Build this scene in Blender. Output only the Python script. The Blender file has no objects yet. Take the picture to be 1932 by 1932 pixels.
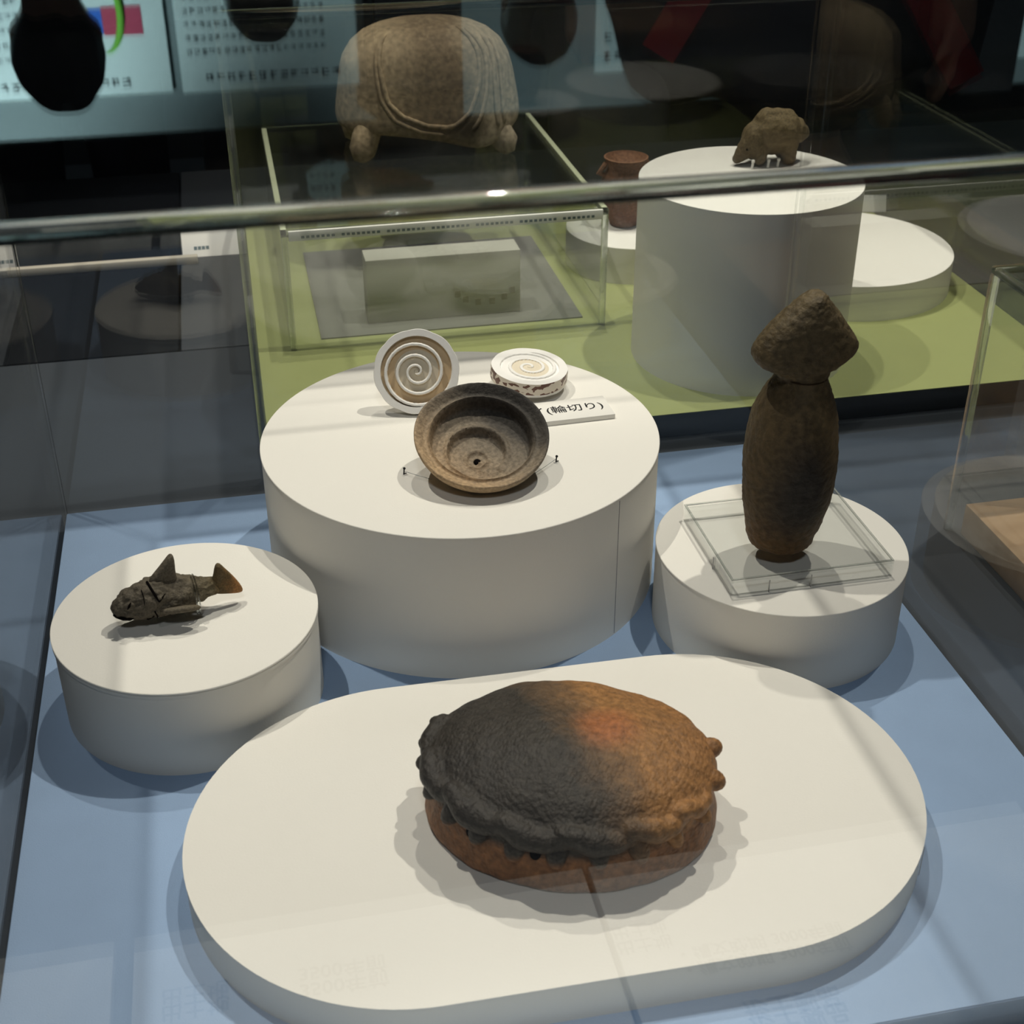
import bpy, bmesh, math, random
from mathutils import Vector, Matrix, Euler, noise

S = bpy.context.scene
COL = bpy.data.collections.new('gallery')   # joined to the scene at the end
PI = math.pi
R = math.radians

# ------------------------------------------------------------------ camera
YAW, PITCH, ROLL, FPX = 0.2017, 0.5389, -0.0035, 2601.6
CAM = Vector((-0.0502, -0.6665, 0.4805))
_f = Vector((math.sin(YAW) * math.cos(PITCH), math.cos(YAW) * math.cos(PITCH), -math.sin(PITCH)))
_r = Vector((math.cos(YAW), -math.sin(YAW), 0))
_u = _r.cross(_f)
_r, _u = math.cos(ROLL) * _r + math.sin(ROLL) * _u, -math.sin(ROLL) * _r + math.cos(ROLL) * _u
cd = bpy.data.cameras.new('camera')
cam = bpy.data.objects.new('camera', cd)
COL.objects.link(cam)
cam.matrix_world = Matrix(((_r.x, _u.x, -_f.x, CAM.x), (_r.y, _u.y, -_f.y, CAM.y), (_r.z, _u.z, -_f.z, CAM.z), (0, 0, 0, 1)))
cd.sensor_width = 36
cd.lens = FPX / 1932 * 36
cd.clip_start = 0.02
cd.clip_end = 60
cd.dof.use_dof = True
cd.dof.focus_distance = 0.84
cd.dof.aperture_fstop = 20
S.camera = cam


def at(x, y, z=0.0):
    """the point of the horizontal plane at height z that stands at pixel x, y"""
    q = _f + _r * ((x - 966) / FPX) - _u * ((y - 966) / FPX)
    return CAM + q * ((z - CAM.z) / q.z)


def aty(x, y, Y):
    q = _f + _r * ((x - 966) / FPX) - _u * ((y - 966) / FPX)
    return CAM + q * ((Y - CAM.y) / q.y)


# ------------------------------------------------------------------ world, lights, exposure
S.view_settings.view_transform = 'Standard'
S.view_settings.look = 'None'
S.view_settings.gamma = 1
S.view_settings.use_curve_mapping = False
S.view_settings.exposure = 0.05
S.cycles.use_denoising = True
S.cycles.transparent_max_bounces = 40
S.cycles.max_bounces = 14
S.cycles.transmission_bounces = 12
S.cycles.glossy_bounces = 8
S.cycles.diffuse_bounces = 4
S.cycles.caustics_refractive = False
S.cycles.caustics_reflective = False
S.cycles.sample_clamp_indirect = 4
w = bpy.data.worlds.new('gallery')
S.world = w
w.use_nodes = True
w.node_tree.nodes['Background'].inputs[0].default_value = (0.75, 0.86, 1.0, 1)
w.node_tree.nodes['Background'].inputs[1].default_value = 0.05

FLOOR = -0.78
CEIL = 2.0


def spot(name, loc, target, watts, size=70, radius=0.02, col=(1, 0.93, 0.82), blend=0.5):
    l = bpy.data.lights.new(name, 'SPOT')
    l.energy = watts
    l.spot_size = R(size)
    l.spot_blend = blend
    l.shadow_soft_size = radius
    l.color = col
    o = bpy.data.objects.new(name, l)
    COL.objects.link(o)
    o.location = loc
    o.rotation_euler = (Vector(target) - Vector(loc)).to_track_quat('-Z', 'Y').to_euler()
    return o


spot('ceiling_spot_key', (0.75, 0.30, 1.9), (0.06, -0.05, 0), 70, 55, 0.016)
spot('ceiling_spot_second', (-0.45, 0.42, 1.9), (0.04, -0.05, 0), 60, 55, 0.016)
spot('ceiling_spot_third', (0.30, 0.75, 1.9), (0.10, 0.05, 0), 42, 55, 0.016)
spot('ceiling_spot_front', (-0.15, -1.35, 1.9), (0.05, -0.02, 0), 30, 60, 0.12, (0.95, 0.97, 1.0))
spot('added_spot_captions', (0.05, -1.05, 1.9), (0.03, -0.59, 0), 80, 17.5, 0.05, (1.0, 0.97, 0.92), 0.35)  # added lamp, brightens the caption boards so the front pane mirrors them
spot('added_spot_green', (0.10, 0.55, 1.9), (0.22, 0.62, 0), 48, 38, 0.02)  # added lamp, brightens the domed vessel and the green case
for _x, _w in ((-0.85, 95), (0.9, 20), (2.3, 22)):
    spot('added_wall_light', (_x, 2.95, 1.82), (_x, 3.8, 0.95), _w, 100, 0.04, (0.80, 0.97, 1.0), 0.8)  # added lamps, weaker to the right so the panels there look dimmer

# ------------------------------------------------------------------ materials
MATS = {}


def nodes(name):
    m = bpy.data.materials.new(name)
    m.use_nodes = True
    nt = m.node_tree
    nt.nodes.clear()
    out = nt.nodes.new('ShaderNodeOutputMaterial')
    MATS[name] = m
    return m, nt, out


def N(nt, typ, **kw):
    n = nt.nodes.new('ShaderNode' + typ)
    for k, v in kw.items():
        if isinstance(k, str) and hasattr(n, k):
            setattr(n, k, v)
    return n


def L(nt, a, b):
    nt.links.new(a, b)


def c4(c):
    return (c[0], c[1], c[2], 1)


def plain(name, col, rough=0.7, spec=0.3, nscale=None, namt=0.06, bump=0.0, bscale=300, metal=0.0, emit=0.0):
    m, nt, out = nodes(name)
    b = N(nt, 'BsdfPrincipled')
    b.inputs['Base Color'].default_value = c4(col)
    b.inputs['Roughness'].default_value = rough
    b.inputs['Specular IOR Level'].default_value = spec
    b.inputs['Metallic'].default_value = metal
    tc = N(nt, 'TexCoord')
    if nscale:
        no = N(nt, 'TexNoise')
        no.inputs['Scale'].default_value = nscale
        no.inputs['Detail'].default_value = 6
        L(nt, tc.outputs['Object'], no.inputs['Vector'])
        mx = N(nt, 'Mix', data_type='RGBA')
        mx.inputs[6].default_value = c4([max(0, x * (1 - namt)) for x in col])
        mx.inputs[7].default_value = c4([min(1, x * (1 + namt)) for x in col])
        L(nt, no.outputs['Fac'], mx.inputs[0])
        L(nt, mx.outputs[2], b.inputs['Base Color'])
    if bump:
        nb = N(nt, 'TexNoise')
        nb.inputs['Scale'].default_value = bscale
        nb.inputs['Detail'].default_value = 4
        L(nt, tc.outputs['Object'], nb.inputs['Vector'])
        bp = N(nt, 'Bump')
        bp.inputs['Strength'].default_value = bump
        bp.inputs['Distance'].default_value = 0.001
        L(nt, nb.outputs['Fac'], bp.inputs['Height'])
        L(nt, bp.outputs['Normal'], b.inputs['Normal'])
    L(nt, b.outputs[0], out.inputs[0])
    return m


def acrylic(name, tint=(0.985, 0.992, 0.99), f0=0.04):
    """a clear sheet: what is not reflected at the surface passes straight through"""
    m, nt, out = nodes(name)
    g = N(nt, 'NewGeometry')
    d = N(nt, 'VectorMath', operation='DOT_PRODUCT')
    L(nt, g.outputs['Normal'], d.inputs[0])
    L(nt, g.outputs['Incoming'], d.inputs[1])
    ab = N(nt, 'Math', operation='ABSOLUTE')
    L(nt, d.outputs['Value'], ab.inputs[0])
    om = N(nt, 'Math', operation='SUBTRACT')
    om.inputs[0].default_value = 1
    L(nt, ab.outputs[0], om.inputs[1])
    pw = N(nt, 'Math', operation='POWER')
    L(nt, om.outputs[0], pw.inputs[0])
    pw.inputs[1].default_value = 5
    ma = N(nt, 'Math', operation='MULTIPLY_ADD')
    L(nt, pw.outputs[0], ma.inputs[0])
    ma.inputs[1].default_value = 1 - f0
    ma.inputs[2].default_value = f0
    t = N(nt, 'BsdfTransparent')
    t.inputs[0].default_value = c4(tint)
    gl = N(nt, 'BsdfGlossy')
    gl.inputs['Roughness'].default_value = 0.0
    mx = N(nt, 'MixShader')
    L(nt, ma.outputs[0], mx.inputs[0])
    L(nt, t.outputs[0], mx.inputs[1])
    L(nt, gl.outputs[0], mx.inputs[2])
    L(nt, mx.outputs[0], out.inputs[0])
    return m


def solid_acrylic(name, tint=(0.93, 0.96, 0.95), rough=0.03, solid=0.62):
    m, nt, out = nodes(name)
    g = N(nt, 'BsdfGlass')
    g.inputs['Color'].default_value = c4(tint)
    g.inputs['Roughness'].default_value = rough
    g.inputs['IOR'].default_value = 1.49
    t = N(nt, 'BsdfTransparent')
    mx = N(nt, 'MixShader')
    mx.inputs[0].default_value = solid
    L(nt, t.outputs[0], mx.inputs[1])
    L(nt, g.outputs[0], mx.inputs[2])
    L(nt, mx.outputs[0], out.inputs[0])
    return m


def clay(name, cols, direction=(1, 0, 0), lo=-0.05, hi=0.05, nscale=60, warp=0.5, bump=0.6, bscale=220,
         rough=0.75, spot_at=None, spot_r=0.02, spot_col=(0.02, 0.02, 0.018), cord=0.0, zband=None, spots2=None):
    """fired clay: a colour ramp across the body, fire clouds, pitting, impressed texture"""
    m, nt, out = nodes(name)
    tc = N(nt, 'TexCoord')
    P = tc.outputs['Object']
    no = N(nt, 'TexNoise')
    no.inputs['Scale'].default_value = nscale
    no.inputs['Detail'].default_value = 8
    no.inputs['Roughness'].default_value = 0.65
    L(nt, P, no.inputs['Vector'])
    dt = N(nt, 'VectorMath', operation='DOT_PRODUCT')
    L(nt, P, dt.inputs[0])
    dt.inputs[1].default_value = direction
    mr = N(nt, 'MapRange')
    mr.inputs['From Min'].default_value = lo
    mr.inputs['From Max'].default_value = hi
    L(nt, dt.outputs['Value'], mr.inputs['Value'])
    ad = N(nt, 'Math', operation='MULTIPLY_ADD')
    L(nt, no.outputs['Fac'], ad.inputs[0])
    ad.inputs[1].default_value = warp
    sb = N(nt, 'Math', operation='SUBTRACT')
    L(nt, mr.outputs[0], sb.inputs[0])
    sb.inputs[1].default_value = warp * 0.5
    L(nt, sb.outputs[0], ad.inputs[2])
    cr = N(nt, 'ValToRGB')
    el = cr.color_ramp.elements
    while len(el) < len(cols):
        el.new(0.5)
    for e, (p, c) in zip(el, cols):
        e.position = p
        e.color = c4(c)
    L(nt, ad.outputs[0], cr.inputs[0])
    colour = cr.outputs[0]

    def mixin(colour, fac, c2):
        mx = N(nt, 'Mix', data_type='RGBA')
        L(nt, fac, mx.inputs[0])
        L(nt, colour, mx.inputs[6])
        mx.inputs[7].default_value = c4(c2)
        return mx.outputs[2]

    for (cen, rad, c2, scl) in ([(spot_at, spot_r, spot_col, (1, 1, 1))] if spot_at else []) + (spots2 or []):
        sv = N(nt, 'VectorMath', operation='SUBTRACT')
        L(nt, P, sv.inputs[0])
        sv.inputs[1].default_value = cen
        mv = N(nt, 'VectorMath', operation='MULTIPLY')
        L(nt, sv.outputs[0], mv.inputs[0])
        mv.inputs[1].default_value = scl
        ln = N(nt, 'VectorMath', operation='LENGTH')
        L(nt, mv.outputs[0], ln.inputs[0])
        nz = N(nt, 'Math', operation='MULTIPLY_ADD')
        L(nt, no.outputs['Fac'], nz.inputs[0])
        nz.inputs[1].default_value = rad * 0.6
        L(nt, ln.outputs['Value'], nz.inputs[2])
        m2 = N(nt, 'MapRange', interpolation_type='SMOOTHSTEP')
        m2.inputs['From Min'].default_value = rad * 0.55
        m2.inputs['From Max'].default_value = rad * 1.5
        m2.inputs['To Min'].default_value = 0.93
        m2.inputs['To Max'].default_value = 0
        L(nt, nz.outputs[0], m2.inputs['Value'])
        colour = mixin(colour, m2.outputs[0], c2)
    if zband:
        z0, z1, c2 = zband
        sp = N(nt, 'SeparateXYZ')
        L(nt, P, sp.inputs[0])
        nz = N(nt, 'Math', operation='MULTIPLY_ADD')
        L(nt, no.outputs['Fac'], nz.inputs[0])
        nz.inputs[1].default_value = (z1 - z0) * 1.2
        L(nt, sp.outputs[2], nz.inputs[2])
        m2 = N(nt, 'MapRange', interpolation_type='SMOOTHSTEP')
        m2.inputs['From Min'].default_value = z0 + (z1 - z0) * 0.6
        m2.inputs['From Max'].default_value = z1 + (z1 - z0) * 0.6
        m2.inputs['To Min'].default_value = 1
        m2.inputs['To Max'].default_value = 0
        L(nt, nz.outputs[0], m2.inputs['Value'])
        colour = mixin(colour, m2.outputs[0], c2)
    # fine mottling
    n2 = N(nt, 'TexNoise')
    n2.inputs['Scale'].default_value = nscale * 7
    n2.inputs['Detail'].default_value = 5
    L(nt, P, n2.inputs['Vector'])
    mr2 = N(nt, 'MapRange')
    mr2.inputs['From Min'].default_value = 0.3
    mr2.inputs['From Max'].default_value = 0.7
    mr2.inputs['To Min'].default_value = 0.66
    mr2.inputs['To Max'].default_value = 1.34
    L(nt, n2.outputs['Fac'], mr2.inputs['Value'])
    mu = N(nt, 'VectorMath', operation='SCALE')
    L(nt, colour, mu.inputs[0])
    L(nt, mr2.outputs[0], mu.inputs['Scale'])
    b = N(nt, 'BsdfPrincipled')
    L(nt, mu.outputs[0], b.inputs['Base Color'])
    b.inputs['Roughness'].default_value = rough
    b.inputs['Specular IOR Level'].default_value = 0.3
    nb = N(nt, 'TexNoise')
    nb.inputs['Scale'].default_value = bscale
    nb.inputs['Detail'].default_value = 6
    nb.inputs['Roughness'].default_value = 0.6
    L(nt, P, nb.inputs['Vector'])
    bp = N(nt, 'Bump')
    bp.inputs['Strength'].default_value = bump
    bp.inputs['Distance'].default_value = 0.0012
    L(nt, nb.outputs['Fac'], bp.inputs['Height'])
    nrm = bp.outputs['Normal']
    if cord:
        vo = N(nt, 'TexVoronoi')
        vo.inputs['Scale'].default_value = cord
        vo.inputs['Randomness'].default_value = 0.65
        mp = N(nt, 'Mapping')
        mp.inputs['Rotation'].default_value = (0, 0, 0.5)
        mp.inputs['Scale'].default_value = (1.0, 0.62, 1.0)
        L(nt, P, mp.inputs[0])
        L(nt, mp.outputs[0], vo.inputs['Vector'])
        b2 = N(nt, 'Bump')
        b2.inputs['Strength'].default_value = 0.38
        b2.inputs['Distance'].default_value = 0.0011
        b2.invert = True
        L(nt, vo.outputs['Distance'], b2.inputs['Height'])
        L(nt, nrm, b2.inputs['Normal'])
        nrm = b2.outputs['Normal']
    L(nt, nrm, b.inputs['Normal'])
    L(nt, b.outputs[0], out.inputs[0])
    return m


WHITE = plain('white_paper', (0.80, 0.775, 0.715), 0.85, 0.15, 25, 0.015, 0.08, 900)
SEAM = plain('seam_grey', (0.25, 0.25, 0.25), 0.9, 0.1)
BLUE = plain('blue_cloth_paper', (0.300, 0.415, 0.60), 0.9, 0.12, 40, 0.05, 0.25, 1500)
GREEN = plain('green_paper', (0.290, 0.312, 0.130), 0.9, 0.12, 40, 0.05, 0.2, 1200)
BLACK = plain('black_acrylic', (0.006, 0.007, 0.007), 0.12, 0.5)
TABLE = plain('grey_table_laminate', (0.040, 0.046, 0.055), 0.55, 0.3, 8, 0.06)
TABLE_DARK = plain('black_table_laminate', (0.004, 0.005, 0.007), 0.8, 0.1)
ACR = acrylic('clear_acrylic_sheet')
EDGE = solid_acrylic('clear_acrylic_edge')
EDGE_THICK = solid_acrylic('clear_acrylic_polished_edge', solid=0.88)
INK = plain('black_ink', (0.02, 0.02, 0.022), 0.7, 0.2)
GREYINK = plain('grey_ink', (0.13, 0.17, 0.18), 0.8, 0.1)

# ------------------------------------------------------------------ object helpers


def link(name, me, mat=None, parent=None, smooth=None):
    o = bpy.data.objects.new(name, me)
    COL.objects.link(o)
    if mat is not None:
        me.materials.clear()
        for mm in (mat if isinstance(mat, (list, tuple)) else [mat]):
            me.materials.append(mm)
    if smooth is not None:
        for p in me.polygons:
            p.use_smooth = True
        me.set_sharp_from_angle(angle=R(smooth))
    if parent is not None:
        o.parent = parent
    return o


def mk(name, V, F, mat=None, parent=None, smooth=None, mi=None):
    me = bpy.data.meshes.new(name)
    me.from_pydata([tuple(v) for v in V], [], F)
    me.update()
    o = link(name, me, mat, parent, smooth)
    if mi:
        for p, i in zip(me.polygons, mi):
            p.material_index = i
    return o


def tag(o, label=None, cat=None, group=None, kind=None):
    if label:
        o['label'] = label
    if cat:
        o['category'] = cat
    if group:
        o['group'] = group
    if kind:
        o['kind'] = kind
    return o


def thing(name, label, cat, loc=(0, 0, 0), rot=(0, 0, 0), group=None):
    o = bpy.data.objects.new(name, None)
    o.empty_display_size = 0.02
    COL.objects.link(o)
    o.location = loc
    o.rotation_euler = rot
    return tag(o, label, cat, group)


def box_vf(x0, x1, y0, y1, z0, z1):
    V = [(x0, y0, z0), (x1, y0, z0), (x1, y1, z0), (x0, y1, z0), (x0, y0, z1), (x1, y0, z1), (x1, y1, z1), (x0, y1, z1)]
    F = [(0, 3, 2, 1), (4, 5, 6, 7), (0, 1, 5, 4), (1, 2, 6, 5), (2, 3, 7, 6), (3, 0, 4, 7)]
    return V, F


def box(name, x0, x1, y0, y1, z0, z1, mat, parent=None, bevel=0.0, seg=2):
    V, F = box_vf(x0, x1, y0, y1, z0, z1)
    if not bevel:
        return mk(name, V, F, mat, parent)
    bm = bmesh.new()
    vs = [bm.verts.new(v) for v in V]
    for f in F:
        bm.faces.new([vs[i] for i in f])
    bmesh.ops.bevel(bm, geom=list(bm.edges), offset=bevel, segments=seg, affect='EDGES', profile=0.5)
    me = bpy.data.meshes.new(name)
    bm.to_mesh(me)
    bm.free()
    return link(name, me, mat, parent, 35)


def prism(name, pts, z0, z1, mat, parent=None, smooth=40, bev=0.0):
    n = len(pts)
    V = []
    rows = [(z0, 0)] + ([(z1 - bev, 0), (z1, bev)] if bev else [(z1, 0)])
    cx = sum(p[0] for p in pts) / n
    cy = sum(p[1] for p in pts) / n
    for z, s in rows:
        for p in pts:
            dx, dy = p[0] - cx, p[1] - cy
            l = math.hypot(dx, dy) or 1
            V.append((p[0] - dx / l * s, p[1] - dy / l * s, z))
    F = []
    for k in range(len(rows) - 1):
        for i in range(n):
            j = (i + 1) % n
            F.append((k * n + i, k * n + j, (k + 1) * n + j, (k + 1) * n + i))
    F.append(tuple(reversed(range(n))))
    F.append(tuple(range((len(rows) - 1) * n, len(rows) * n)))
    return mk(name, V, F, mat, parent, smooth)


def circle(r, n=128, cx=0, cy=0):
    return [(cx + r * math.cos(2 * PI * i / n), cy + r * math.sin(2 * PI * i / n)) for i in range(n)]


def stadium(r, l, n=48):
    return [(l + r * math.cos(-PI / 2 + PI * i / n), r * math.sin(-PI / 2 + PI * i / n)) for i in range(n + 1)] + \
           [(-l + r * math.cos(PI / 2 + PI * i / n), r * math.sin(PI / 2 + PI * i / n)) for i in range(n + 1)]


def tube_vf(pts, rad, n=10, cap=True):
    """pts: 3d points; rad: one radius or one per point"""
    pts = [Vector(p) for p in pts]
    if not isinstance(rad, (list, tuple)):
        rad = [rad] * len(pts)
    V, F = [], []
    prev = None
    for i, p in enumerate(pts):
        t = (pts[min(i + 1, len(pts) - 1)] - pts[max(i - 1, 0)]).normalized()
        if prev is None:
            a = Vector((0, 0, 1)) if abs(t.z) < 0.9 else Vector((1, 0, 0))
            s = t.cross(a).normalized()
        else:
            s = (prev - t * prev.dot(t)).normalized()
        prev = s
        b = t.cross(s)
        for k in range(n):
            a = 2 * PI * k / n
            V.append(p + (s * math.cos(a) + b * math.sin(a)) * rad[i])
    for i in range(len(pts) - 1):
        for k in range(n):
            j = (k + 1) % n
            F.append((i * n + k, i * n + j, (i + 1) * n + j, (i + 1) * n + k))
    if cap:
        F.append(tuple(reversed(range(n))))
        F.append(tuple(range((len(pts) - 1) * n, len(pts) * n)))
    return V, F


def tube(name, pts, rad, mat, parent=None, n=10):
    V, F = tube_vf(pts, rad, n)
    return mk(name, V, F, mat, parent, 50)


def ball_vf(c, r, nu=20, nv=12, rot=None):
    if not isinstance(r, (list, tuple)):
        r = (r, r, r)
    V, F = [], []
    for j in range(nv + 1):
        ph = -PI / 2 + PI * j / nv
        for i in range(nu):
            a = 2 * PI * i / nu
            v = Vector((r[0] * math.cos(ph) * math.cos(a), r[1] * math.cos(ph) * math.sin(a), r[2] * math.sin(ph)))
            if rot:
                v = rot @ v
            V.append(v + Vector(c))
    for j in range(nv):
        for i in range(nu):
            k = (i + 1) % nu
            F.append((j * nu + i, j * nu + k, (j + 1) * nu + k, (j + 1) * nu + i))
    return V, F


def join_vf(parts):
    V, F = [], []
    for v, f in parts:
        b = len(V)
        V.extend(v)
        F.extend(tuple(b + i for i in q) for q in f)
    return V, F


def baked(o):
    """the evaluated mesh of a temporary object"""
    S.collection.objects.link(o)
    dg = bpy.context.evaluated_depsgraph_get()
    me = bpy.data.meshes.new_from_object(o.evaluated_get(dg))
    bpy.data.objects.remove(o)
    return me


def fuse(name, parts, voxel, mat, parent=None, smooth_it=4, jitter=0.0, jscale=100):
    """several overlapping closed shapes -> one continuous skin"""
    V, F = join_vf(parts)
    me = bpy.data.meshes.new(name + '_raw')
    me.from_pydata([tuple(v) for v in V], [], F)
    o = bpy.data.objects.new(name + '_raw', me)
    rm = o.modifiers.new('remesh', 'REMESH')
    rm.mode = 'VOXEL'
    rm.voxel_size = voxel
    if smooth_it:
        sm = o.modifiers.new('smooth', 'SMOOTH')
        sm.factor = 0.5
        sm.iterations = smooth_it
    me2 = baked(o)
    me2.name = name
    bpy.data.meshes.remove(me)
    if jitter:
        me2.update()
        flat = []
        for co, nv in [(v.co.copy(), v.normal.copy()) for v in me2.vertices]:
            flat.extend(co + nv * (jitter * noise.noise(co * jscale)))
        me2.vertices.foreach_set('co', flat)
        me2.update()
    for p in me2.polygons:
        p.use_smooth = True
    return link(name, me2, mat, parent)


def chain(joints, n=14):
    """[(point, radius), ...] -> tapered limb with round joints"""
    parts = []
    for (p, r) in joints:
        parts.append(ball_vf(p, r, n, 8))
    for (p, r), (q, s) in zip(joints, joints[1:]):
        parts.append(tube_vf([p, q], [r, s], n))
    return parts


def text(name, body, size, loc, mat, parent, rot=(0, 0, 0), align='LEFT', sx=1.0, bold=0.0):
    cu = bpy.data.curves.new(name, 'FONT')
    cu.body = body
    cu.size = size
    cu.align_x = align
    cu.extrude = 0.00004
    cu.offset = size * bold
    cu.resolution_u = 3
    o = bpy.data.objects.new(name + '_raw', cu)
    me = baked(o)
    me.name = name
    t = link(name, me, mat, parent)
    t.location = loc
    t.rotation_euler = rot
    t.scale = (sx, 1, 1)
    return t


# ------------------------------------------------------------------ room shell
fl = box('floor', -5, 6, -4, 6, FLOOR - 0.05, FLOOR, plain('dark_carpet', (0.012, 0.013, 0.015), 0.95, 0.1, 120, 0.3))
tag(fl, kind='structure')
ce = box('ceiling', -5, 6, -4, 6, CEIL, CEIL + 0.05, plain('black_ceiling', (0.012, 0.012, 0.013), 0.9, 0.1))
tag(ce, kind='structure')
WALLM = plain('teal_grey_wall_paint', (0.20, 0.265, 0.27), 0.85, 0.15, 3, 0.05)
PANELM = plain('pale_teal_panel', (0.62, 0.80, 0.79), 0.6, 0.2)
DARKW = plain('black_column_and_shade_strip', (0.010, 0.011, 0.012), 0.85, 0.1)
wl = box('wall_back', -4.0, 4.6, 3.8, 3.9, FLOOR, 1.45, WALLM)
tag(wl, kind='structure')
for nm, xa, xb in (('trim_1', 0.425, 0.69), ('trim_2', 2.32, 2.60)):
    tag(box(nm, xa, xb, 3.70, 3.797, FLOOR, 1.45, DARKW), kind='structure')
tag(box('shade_strip_back', -4.0, 4.6, 3.72, 3.7995, FLOOR, 0.12, DARKW), kind='structure')  # added black strip, stands in for the unlit lower wall

rnd = random.Random(4)


def glyph_rows(name, rows, parent, mat):
    """rows of small unreadable print: (x0, x1, z, size)"""
    V, F = [], []

    def bar(x0, x1, z0, z1):
        b = len(V)
        V.extend([(x0, -0.0125, z0), (x1, -0.0125, z0), (x1, -0.0125, z1), (x0, -0.0125, z1)])
        F.append((b, b + 1, b + 2, b + 3))

    for (x0, x1, z, s) in rows:
        x = x0
        while x + s < x1:
            for k in range(rnd.randint(2, 3)):
                zz = z + s * (0.1 + 0.35 * k)
                bar(x, x + s * rnd.uniform(0.6, 0.85), zz, zz + s * 0.13)
            for k in range(rnd.randint(1, 3)):
                xx = x + s * rnd.uniform(0, 0.7)
                bar(xx, xx + s * 0.14, z, z + s * rnd.uniform(0.5, 0.95))
            x += s * 1.08
    return mk(name, V, F, mat, parent)


def wall_panel(label, x0, x1, z0, z1, rows):
    t = thing('wall_panel', label, 'panel', ((x0 + x1) / 2, 3.797, (z0 + z1) / 2), group='printed panels on the back wall')
    w_, h_ = (x1 - x0) / 2, (z1 - z0) / 2
    box('board', -w_, w_, -0.012, 0.0, -h_, h_, PANELM, t)
    glyph_rows('print', [(a - (x0 + x1) / 2, b - (x0 + x1) / 2, z - (z0 + z1) / 2, s) for a, b, z, s in rows], t, GREYINK)
    return t


rowsA = [(-1.0, -0.30, 1.275, 0.030)] + [(-1.05, -0.60, 1.20 - 0.042 * k, 0.020) for k in range(7)]
pa = wall_panel('pale teal wall panel with blue and red boxes and a green arc', -1.10, -0.205, 0.25, 1.325, rowsA)
rowsB = [(-0.10, 0.33, 1.275, 0.030)] + [(-0.15, 0.28, 1.20 - 0.040 * k, 0.021) for k in range(12)]
wall_panel('pale teal wall panel of printed text beside the black column', -0.175, 0.395, 0.25, 1.33, rowsB)
wall_panel('pale teal text panel partly behind the visitor with red strap', 1.14, 1.72, 0.35, 1.335,
           [(1.17, 1.6, 1.27, 0.034), (1.17, 1.6, 1.21, 0.034)] + [(1.17, 1.62, 1.12 - 0.045 * k, 0.022) for k in range(9)])
wall_panel('pale teal blank panel beside the right-hand black column', 2.62, 3.40, 0.25, 1.36, [(2.7, 3.2, 0.5, 0.03)])
pc = pa.location
box('blue_box', -0.475 - pc.x, -0.386 - pc.x, -0.0135, -0.0119, 1.070 - pc.z, 1.145 - pc.z, plain('print_blue', (0.03, 0.15, 0.62), 0.7), pa)
box('red_box', -0.385 - pc.x, -0.270 - pc.x, -0.0135, -0.0119, 1.066 - pc.z, 1.15 - pc.z, plain('print_red', (0.45, 0.07, 0.13), 0.7), pa)
arc = [(-0.36 - pc.x + 0.06 * math.cos(a) - 0.03, -0.0150, 1.08 - pc.z + 0.12 * math.sin(a)) for a in [R(-70 + 6 * k) for k in range(27)]]
ga = tube('green_arc', arc, [0.002 + 0.010 * math.sin(PI * k / 26) for k in range(27)], plain('print_green', (0.16, 0.50, 0.05), 0.7), pa, 8)

# ------------------------------------------------------------------ tables


def table(label, x0, x1, y0, y1, mat):
    t = thing('display_table', label, 'table', ((x0 + x1) / 2, (y0 + y1) / 2, FLOOR))
    w_, h_ = (x1 - x0) / 2, (y1 - y0) / 2
    zt = -0.02 - FLOOR
    box('tabletop', -w_, w_, -h_, h_, zt - 0.03, zt, mat, t, 0.002)
    box('skirt', -w_ + 0.03, w_ - 0.03, -h_ + 0.03, h_ - 0.03, 0.0, zt - 0.03, TABLE_DARK, t)
    return t


XL, XR, YB, YF, H = -0.1856, 0.3226, 0.1814, -0.3198, 0.3648
table('grey topped table carrying the blue display', -1.0, 1.25, -0.56, 0.485, TABLE)
table('grey topped table carrying the green display', -0.112, 1.25, 0.487, 1.02, TABLE)
table('black topped table behind the blue display', -1.0, -0.114, 0.487, 1.02, TABLE_DARK)

# ------------------------------------------------------------------ display boards
bb = thing('display_board', 'sky blue paper covered display board in the near case', 'display board', ((XL + XR) / 2, (YB + YF) / 2, -0.02))
W2, D2 = (XR - XL) / 2, (YB - YF) / 2
box('panel', -W2, W2, -D2, D2, 0.0, 0.0195, BLUE, bb, 0.0006)
box('paper', -W2 + 0.0006, W2 - 0.0006, -D2 + 0.0006, D2 - 0.0006, 0.0195, 0.0200, BLUE, bb)
GX0, GX1, GY0, GY1 = -0.046, 0.613, 0.239, 0.80
gb = thing('display_board', 'olive green paper covered display board in the far case', 'display board', ((GX0 + GX1) / 2, (GY0 + GY1) / 2, -0.02))
W2, D2 = (GX1 - GX0) / 2, (GY1 - GY0) / 2
box('panel', -W2, W2, -D2, D2, 0.0, 0.0195, BLACK, gb, 0.0006)
box('paper', -W2 + 0.0004, W2 - 0.0004, -D2 + 0.0004, D2 - 0.0004, 0.0195, 0.0200, GREEN, gb)


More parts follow.
